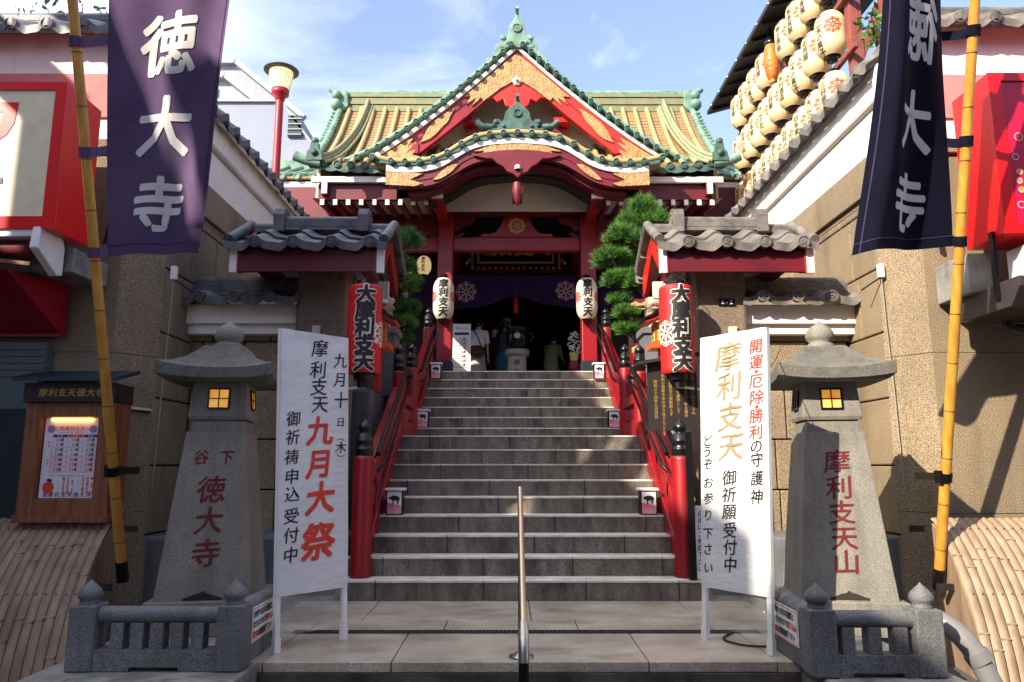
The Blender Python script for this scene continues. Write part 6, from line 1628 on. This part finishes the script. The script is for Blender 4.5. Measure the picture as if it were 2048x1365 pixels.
mb = MB(); mb.b2((-6.4, 6.37, 2.25), (-4.05, 6.42, 2.275)); mb.build('edge_bar', red, t)
t = thing('shutter_box', 'grey metal roller shutter housing at the far left under the canopy', 'shutter', (-4.8, 6.4, 1.5))
mb = MB(); mb.b2((-6.4, 6.40, -.42), (-4.16, 6.495, 2.2)); 
for i in range(5): mb.b2((-6.4, 6.385, 1.9+.06*i), (-4.17, 6.40, 1.94+.06*i))
mb.build('housing', M('shutter_grey', (96, 104, 104), .5, .3), t)
mb = MB(); mb.b2((-6.4, 6.38, -.4), (-4.22, 6.398, 1.62)); mb.build('door_panel', M('dark_door', (24, 36, 38), .4), t)
# right shop sign and gutter
t = thing('shop_sign', 'bright red shop sign box with magenta panel and circles at the right edge', 'sign', (4.8, 6, 2.95))
X0, X1, YF, Z0, Z1 = 3.79, 6.4, 5.6, 2.95, 4.31
mb = MB(); mb.b2((X0, YF+.03, Z0), (X1, YF+.50, Z1)); mb.build('box', signred, t, bevel=.006)
mb = MB()
for lo, hi in (((X0, YF, Z0), (X1, YF+.03, Z0+.08)), ((X0, YF, Z1-.07), (X1, YF+.03, Z1)), ((X0, YF, Z0+.08), (X0+.10, YF+.03, Z1-.07))): mb.b2(lo, hi)
mb.build('frame', signred, t)
mb = MB(); mb.b2((X0+.10, YF+.014, Z0+.08), (X1, YF+.029, Z1-.07)); pnl = mb.build('panel', signmag, t)
mb = MB(); fn = front((0, YF+.011, 0))
for (px, py, r, m) in ((2040, 272, .035, 0), (2034, 312, .028, 0), (2042, 342, .022, 1), (2042, 360, .022, 1), (2046, 378, .022, 1), (2046, 408, .03, 0), (2062, 300, .03, 0), (2075, 350, .03, 1)):
    p = at(px, py, 5.6); mb.cur = m
    if m == 0: ring(mb, fn, p.x, p.z, r*.85, r, 24, .002)
    else: disc(mb, fn, p.x, p.z, r, 18, .002); mb.cur = 0; ring(mb, fn, p.x, p.z, r, r*1.15, 24, .003)
mb.build('circle_print', [M('print_white', (240, 214, 214), .5), M('print_orange', (226, 140, 50), .5)], pnl, fix=False)
t = thing('shop_gutter', 'grey and dark metal gutter box on straps under the right shop sign', 'gutter', (4.6, 5.9, 2.3))
mb = MB(); mb.b2((3.98, 5.56, 2.62), (6.4, 5.9, 2.88)); mb.build('cover', whitep, t, bevel=.01)
mb = MB(); mb.prism([(5.50, 2.50), (5.62, 2.36), (6.3, 2.36), (6.3, 2.56), (5.50, 2.58)], lambda u, v, d: Vector((d, u, v)), 3.78, 6.4); mb.build('trough', M('gutter_brown', (74, 66, 66), .4, .4), t, bevel=.006)
mb = MB(); mb.b2((3.72, 6.0, 2.56), (3.98, 6.48, 2.9)); mb.build('wooden_block', concrete, t, bevel=.01)
mb = MB(); mb.b2((3.76, 5.72, 2.44), (3.785, 5.77, 3.0)); mb.build('strap', blackm, t)
mb = MB(); mb.tube([Vector(p) for p in catmull([(3.80, 6.2, 2.9), (3.70, 6.15, 2.75), (3.72, 6.15, 2.6), (3.84, 6.2, 2.55)], 5)], .018, 8); mb.build('cable_loop', cabl, t)
t = thing('rain_pipe', 'dark brown rain pipe elbow at the right edge below the gutter', 'pipe', (4.5, 6.2, 1.9))
mb = MB(); p = at(2020, 650, 6.25); mb.tube([Vector(q) for q in catmull([(p.x, 6.25, p.z+.35), (p.x, 6.25, p.z+.05), (p.x+.05, 6.25, p.z-.04), (p.x+.5, 6.25, p.z-.06)], 6)], .05, 14); mb.build('elbow', M('gutter_brown', (0, 0, 0)), t)
for s in (-1, 1):
    mb = MB(); o = mb.tube([Vector(q) for q in catmull([(s*3.72, 6.42, 4.3), (s*3.70, 6.40, 3.9), (s*3.69, 6.40, 3.5), (s*3.75, 6.42, 3.1)], 6)], .022, 8).build('cable_bundle', cabl if s < 0 else M('brown_cable', (130, 84, 60), .6)); tag(o, '%s cable bundle hanging beside the %s shop sign' % (('black', 'left') if s < 0 else ('brown', 'right')), 'cable')

# ================================================================== STREET LAMP, BUILDINGS
t = thing('street_lamp', 'red lamp post with a lit ribbed glass shade and wide disc cap', 'street lamp', (-3.62, 10.5, -.42))
mb = MB(); mb.tube([(-3.62, 10.5, -.42), (-3.62, 10.5, 6.62)], .058, 14); mb.build('post', redpost, t)
mb = MB(); mb.lathe([(.06, 6.60), (.075, 6.62), (.075, 6.66), (.13, 6.70), (.135, 6.78), (1e-4, 6.78)], (-3.62, 10.5, 0), 18); mb.build('socket', redpost, t)
mb = MB(); mb.lathe([(.125, 6.78), (.15, 6.9), (.178, 7.05), (.175, 7.08), (1e-4, 7.08)], (-3.62, 10.5, 0), 24); sh = mb.build('glass_shade', lampglow, t)
mb = MB()
for i in range(24):
    a = 2*math.pi*i/24; mb.tube([(-3.62+.127*math.cos(a), 10.5+.127*math.sin(a), 6.78), (-3.62+.18*math.cos(a), 10.5+.18*math.sin(a), 7.05)], .005, 5)
mb.build('glass_ribs', M('lamp_rib', (214, 186, 120), .4), sh)
mb = MB(); mb.lathe([(.17, 7.07), (.24, 7.075), (.262, 7.085), (.262, 7.10), (.20, 7.13), (1e-4, 7.15)], (-3.62, 10.5, 0), 32); mb.build('disc_cap', M('lamp_cap', (96, 84, 82), .5), t)
t = thing('apartment_building', 'plain pale grey building with sloping roof edge far behind the left wall', 'building', (-12, 25, -.4))
mb = MB(); mb.prism([(-20, -.4), (-6.4, -.4), (-6.4, 11.3), (-7.05, 12.2), (-8.45, 14.08), (-20, 14.08)], lambda u, v, d: Vector((u, 25+d, v)), 0, 8); mb.build('wall', greyb, t)
mb = MB(); mb.beam((-20, 24.96, 14.12), (-8.43, 24.96, 14.12), .12, .10); mb.beam((-8.42, 24.96, 14.12), (-6.38, 24.96, 11.35), .12, .08); mb.build('coping', greyt, t)
p = at(590, 250, 24.9)
mb = MB(); mb.b2((p.x-.25, 24.9, p.z-.45), (p.x+.25, 24.99, p.z+.35)); w_ = mb.build('vent_window', M('dark_glass', (50, 54, 62), .3), t)
mb = MB()
for i in range(4): mb.b2((p.x-.25, 24.86, p.z-.4+.2*i), (p.x+.25, 24.9, p.z-.36+.2*i))
mb.build('window_bars', greyt, w_)
t = thing('town_building', 'white building with stepped cornices rising behind the grey one at left', 'building', (-15, 30, -.4))
mb = MB(); mb.prism([(-26, -.4), (-9.2, -.4), (-9.2, 16.0), (-12.2, 18.4), (-26, 18.4)], lambda u, v, d: Vector((u, 30+d, v)), 0, 8); mb.build('wall', greyt, t)
for a, b in (((-26, 29.9, 18.5), (-12.1, 29.9, 18.5)), ((-12.1, 29.9, 18.5), (-9.0, 29.9, 15.9)), ((-26, 29.85, 17.8), (-12.5, 29.85, 17.8)), ((-12.5, 29.85, 17.8), (-9.3, 29.85, 15.2))): mb = MB(); mb.beam(a, b, .3, .22); mb.build('cornice', M('cornice_grey', (150, 156, 160), .7), t)
for i in range(2):
    x = -13.2-1.2*i; mb = MB(); mb.b2((x-.35, 29.92, 15.6), (x+.35, 30.0, 17.3)); w_ = mb.build('window', M('pale_blind', (206, 208, 208), .5), t)
    mb = MB()
    for j in range(5): mb.b2((x-.33, 29.9, 15.7+.32*j), (x+.33, 29.92, 15.73+.32*j))
    mb.build('window_bars', M('cornice_grey', (0, 0, 0)), w_)
# unseen walls added left of the frame, their heights cut to shade the stairs
t = thing('neighbour_shade_walls', 'row of plain walls of uneven height, added unseen left of the viewer to shade the stairs', 'building', (-11, -4, -.42))
mb = MB(); mb.b2((-14, -14, -.42), (-8.45, 6.4, 5.0)); mb.build('body', greyb, t)
for y0, y1, h in ((-14, -5.1, 9.3), (-5.1, -4.6, 8.8), (-4.6, -.8, 9.2), (-.8, -.2, 7.75), (-.2, 1.3, 10.4), (1.3, 2.7, 6.3), (2.7, 6.4, 8.1)):
    mb = MB(); mb.b2((-8.4, y0, -.42), (-8.0, y1-.005, h)); mb.build('front_wall', greyb, t)
    for z in (3.0, 4.9):
        if y1-y0 > .8: mb = MB(); mb.b2((-8.0, y0+.25, z), (-7.97, y1-.3, z+1.1)); mb.build('window', M('dark_glass', (0, 0, 0)), t)
mb = MB(); mb.b2((-8.4, 1.9, 8.9), (-8.0, 4.2, 10.7)); mb.build('shade_slab', greyb, t)  # floating slabs, added out of view to block sun from the stairs
mb = MB(); mb.b2((-8.4, 1.3, 7.8), (-8.0, 1.895, 10.3)); mb.build('shade_slab', greyb, t)
# unseen cloth added left of the frame, cut to shadow the purple banner
t = thing('lane_shade_cloth', 'plain dark cloth on a pole, added unseen past the left edge to shadow the purple banner', 'banner', (-5, 3.9, -.42))
mb = MB(); mb.tube([(-5, 3.9, -.42), (-5, 3.9, 8.2)], .035, 12); mb.build('pole', bamboo, t)
mb = MB(); yz = [(3.85, 8.1), (2.80, 8.1), (2.78, 5.6), (2.88, 5.2), (3.10, 4.7), (3.85, 4.4)]
mb.prism(yz, lambda u, v, d: Vector((-5+.03*math.sin(v*3)+d, u, v)), -.002, .002); mb.build('cloth', cloth_r, t)

# unseen block behind the viewer, added to hold back the open sky
t = thing('facing_shade_block', 'brick block across the lane, added unseen behind the viewer to hold back sky light', 'building', (4, -6, -.42))
mb = MB(); mb.b2((-3.0, -10, -.42), (22, -4.2, 8.6)); mb.build('wall', M('dark_brick', (150, 138, 126), .9, col2=(124, 114, 106), scale=2), t)
for i in range(9):
    for z in (3.4, 6.4): mb = MB(); mb.b2((-2.2+2.5*i, -4.2, z), (-.6+2.5*i, -4.15, z+1.6)); mb.build('window', M('dark_glass', (0, 0, 0)), t)
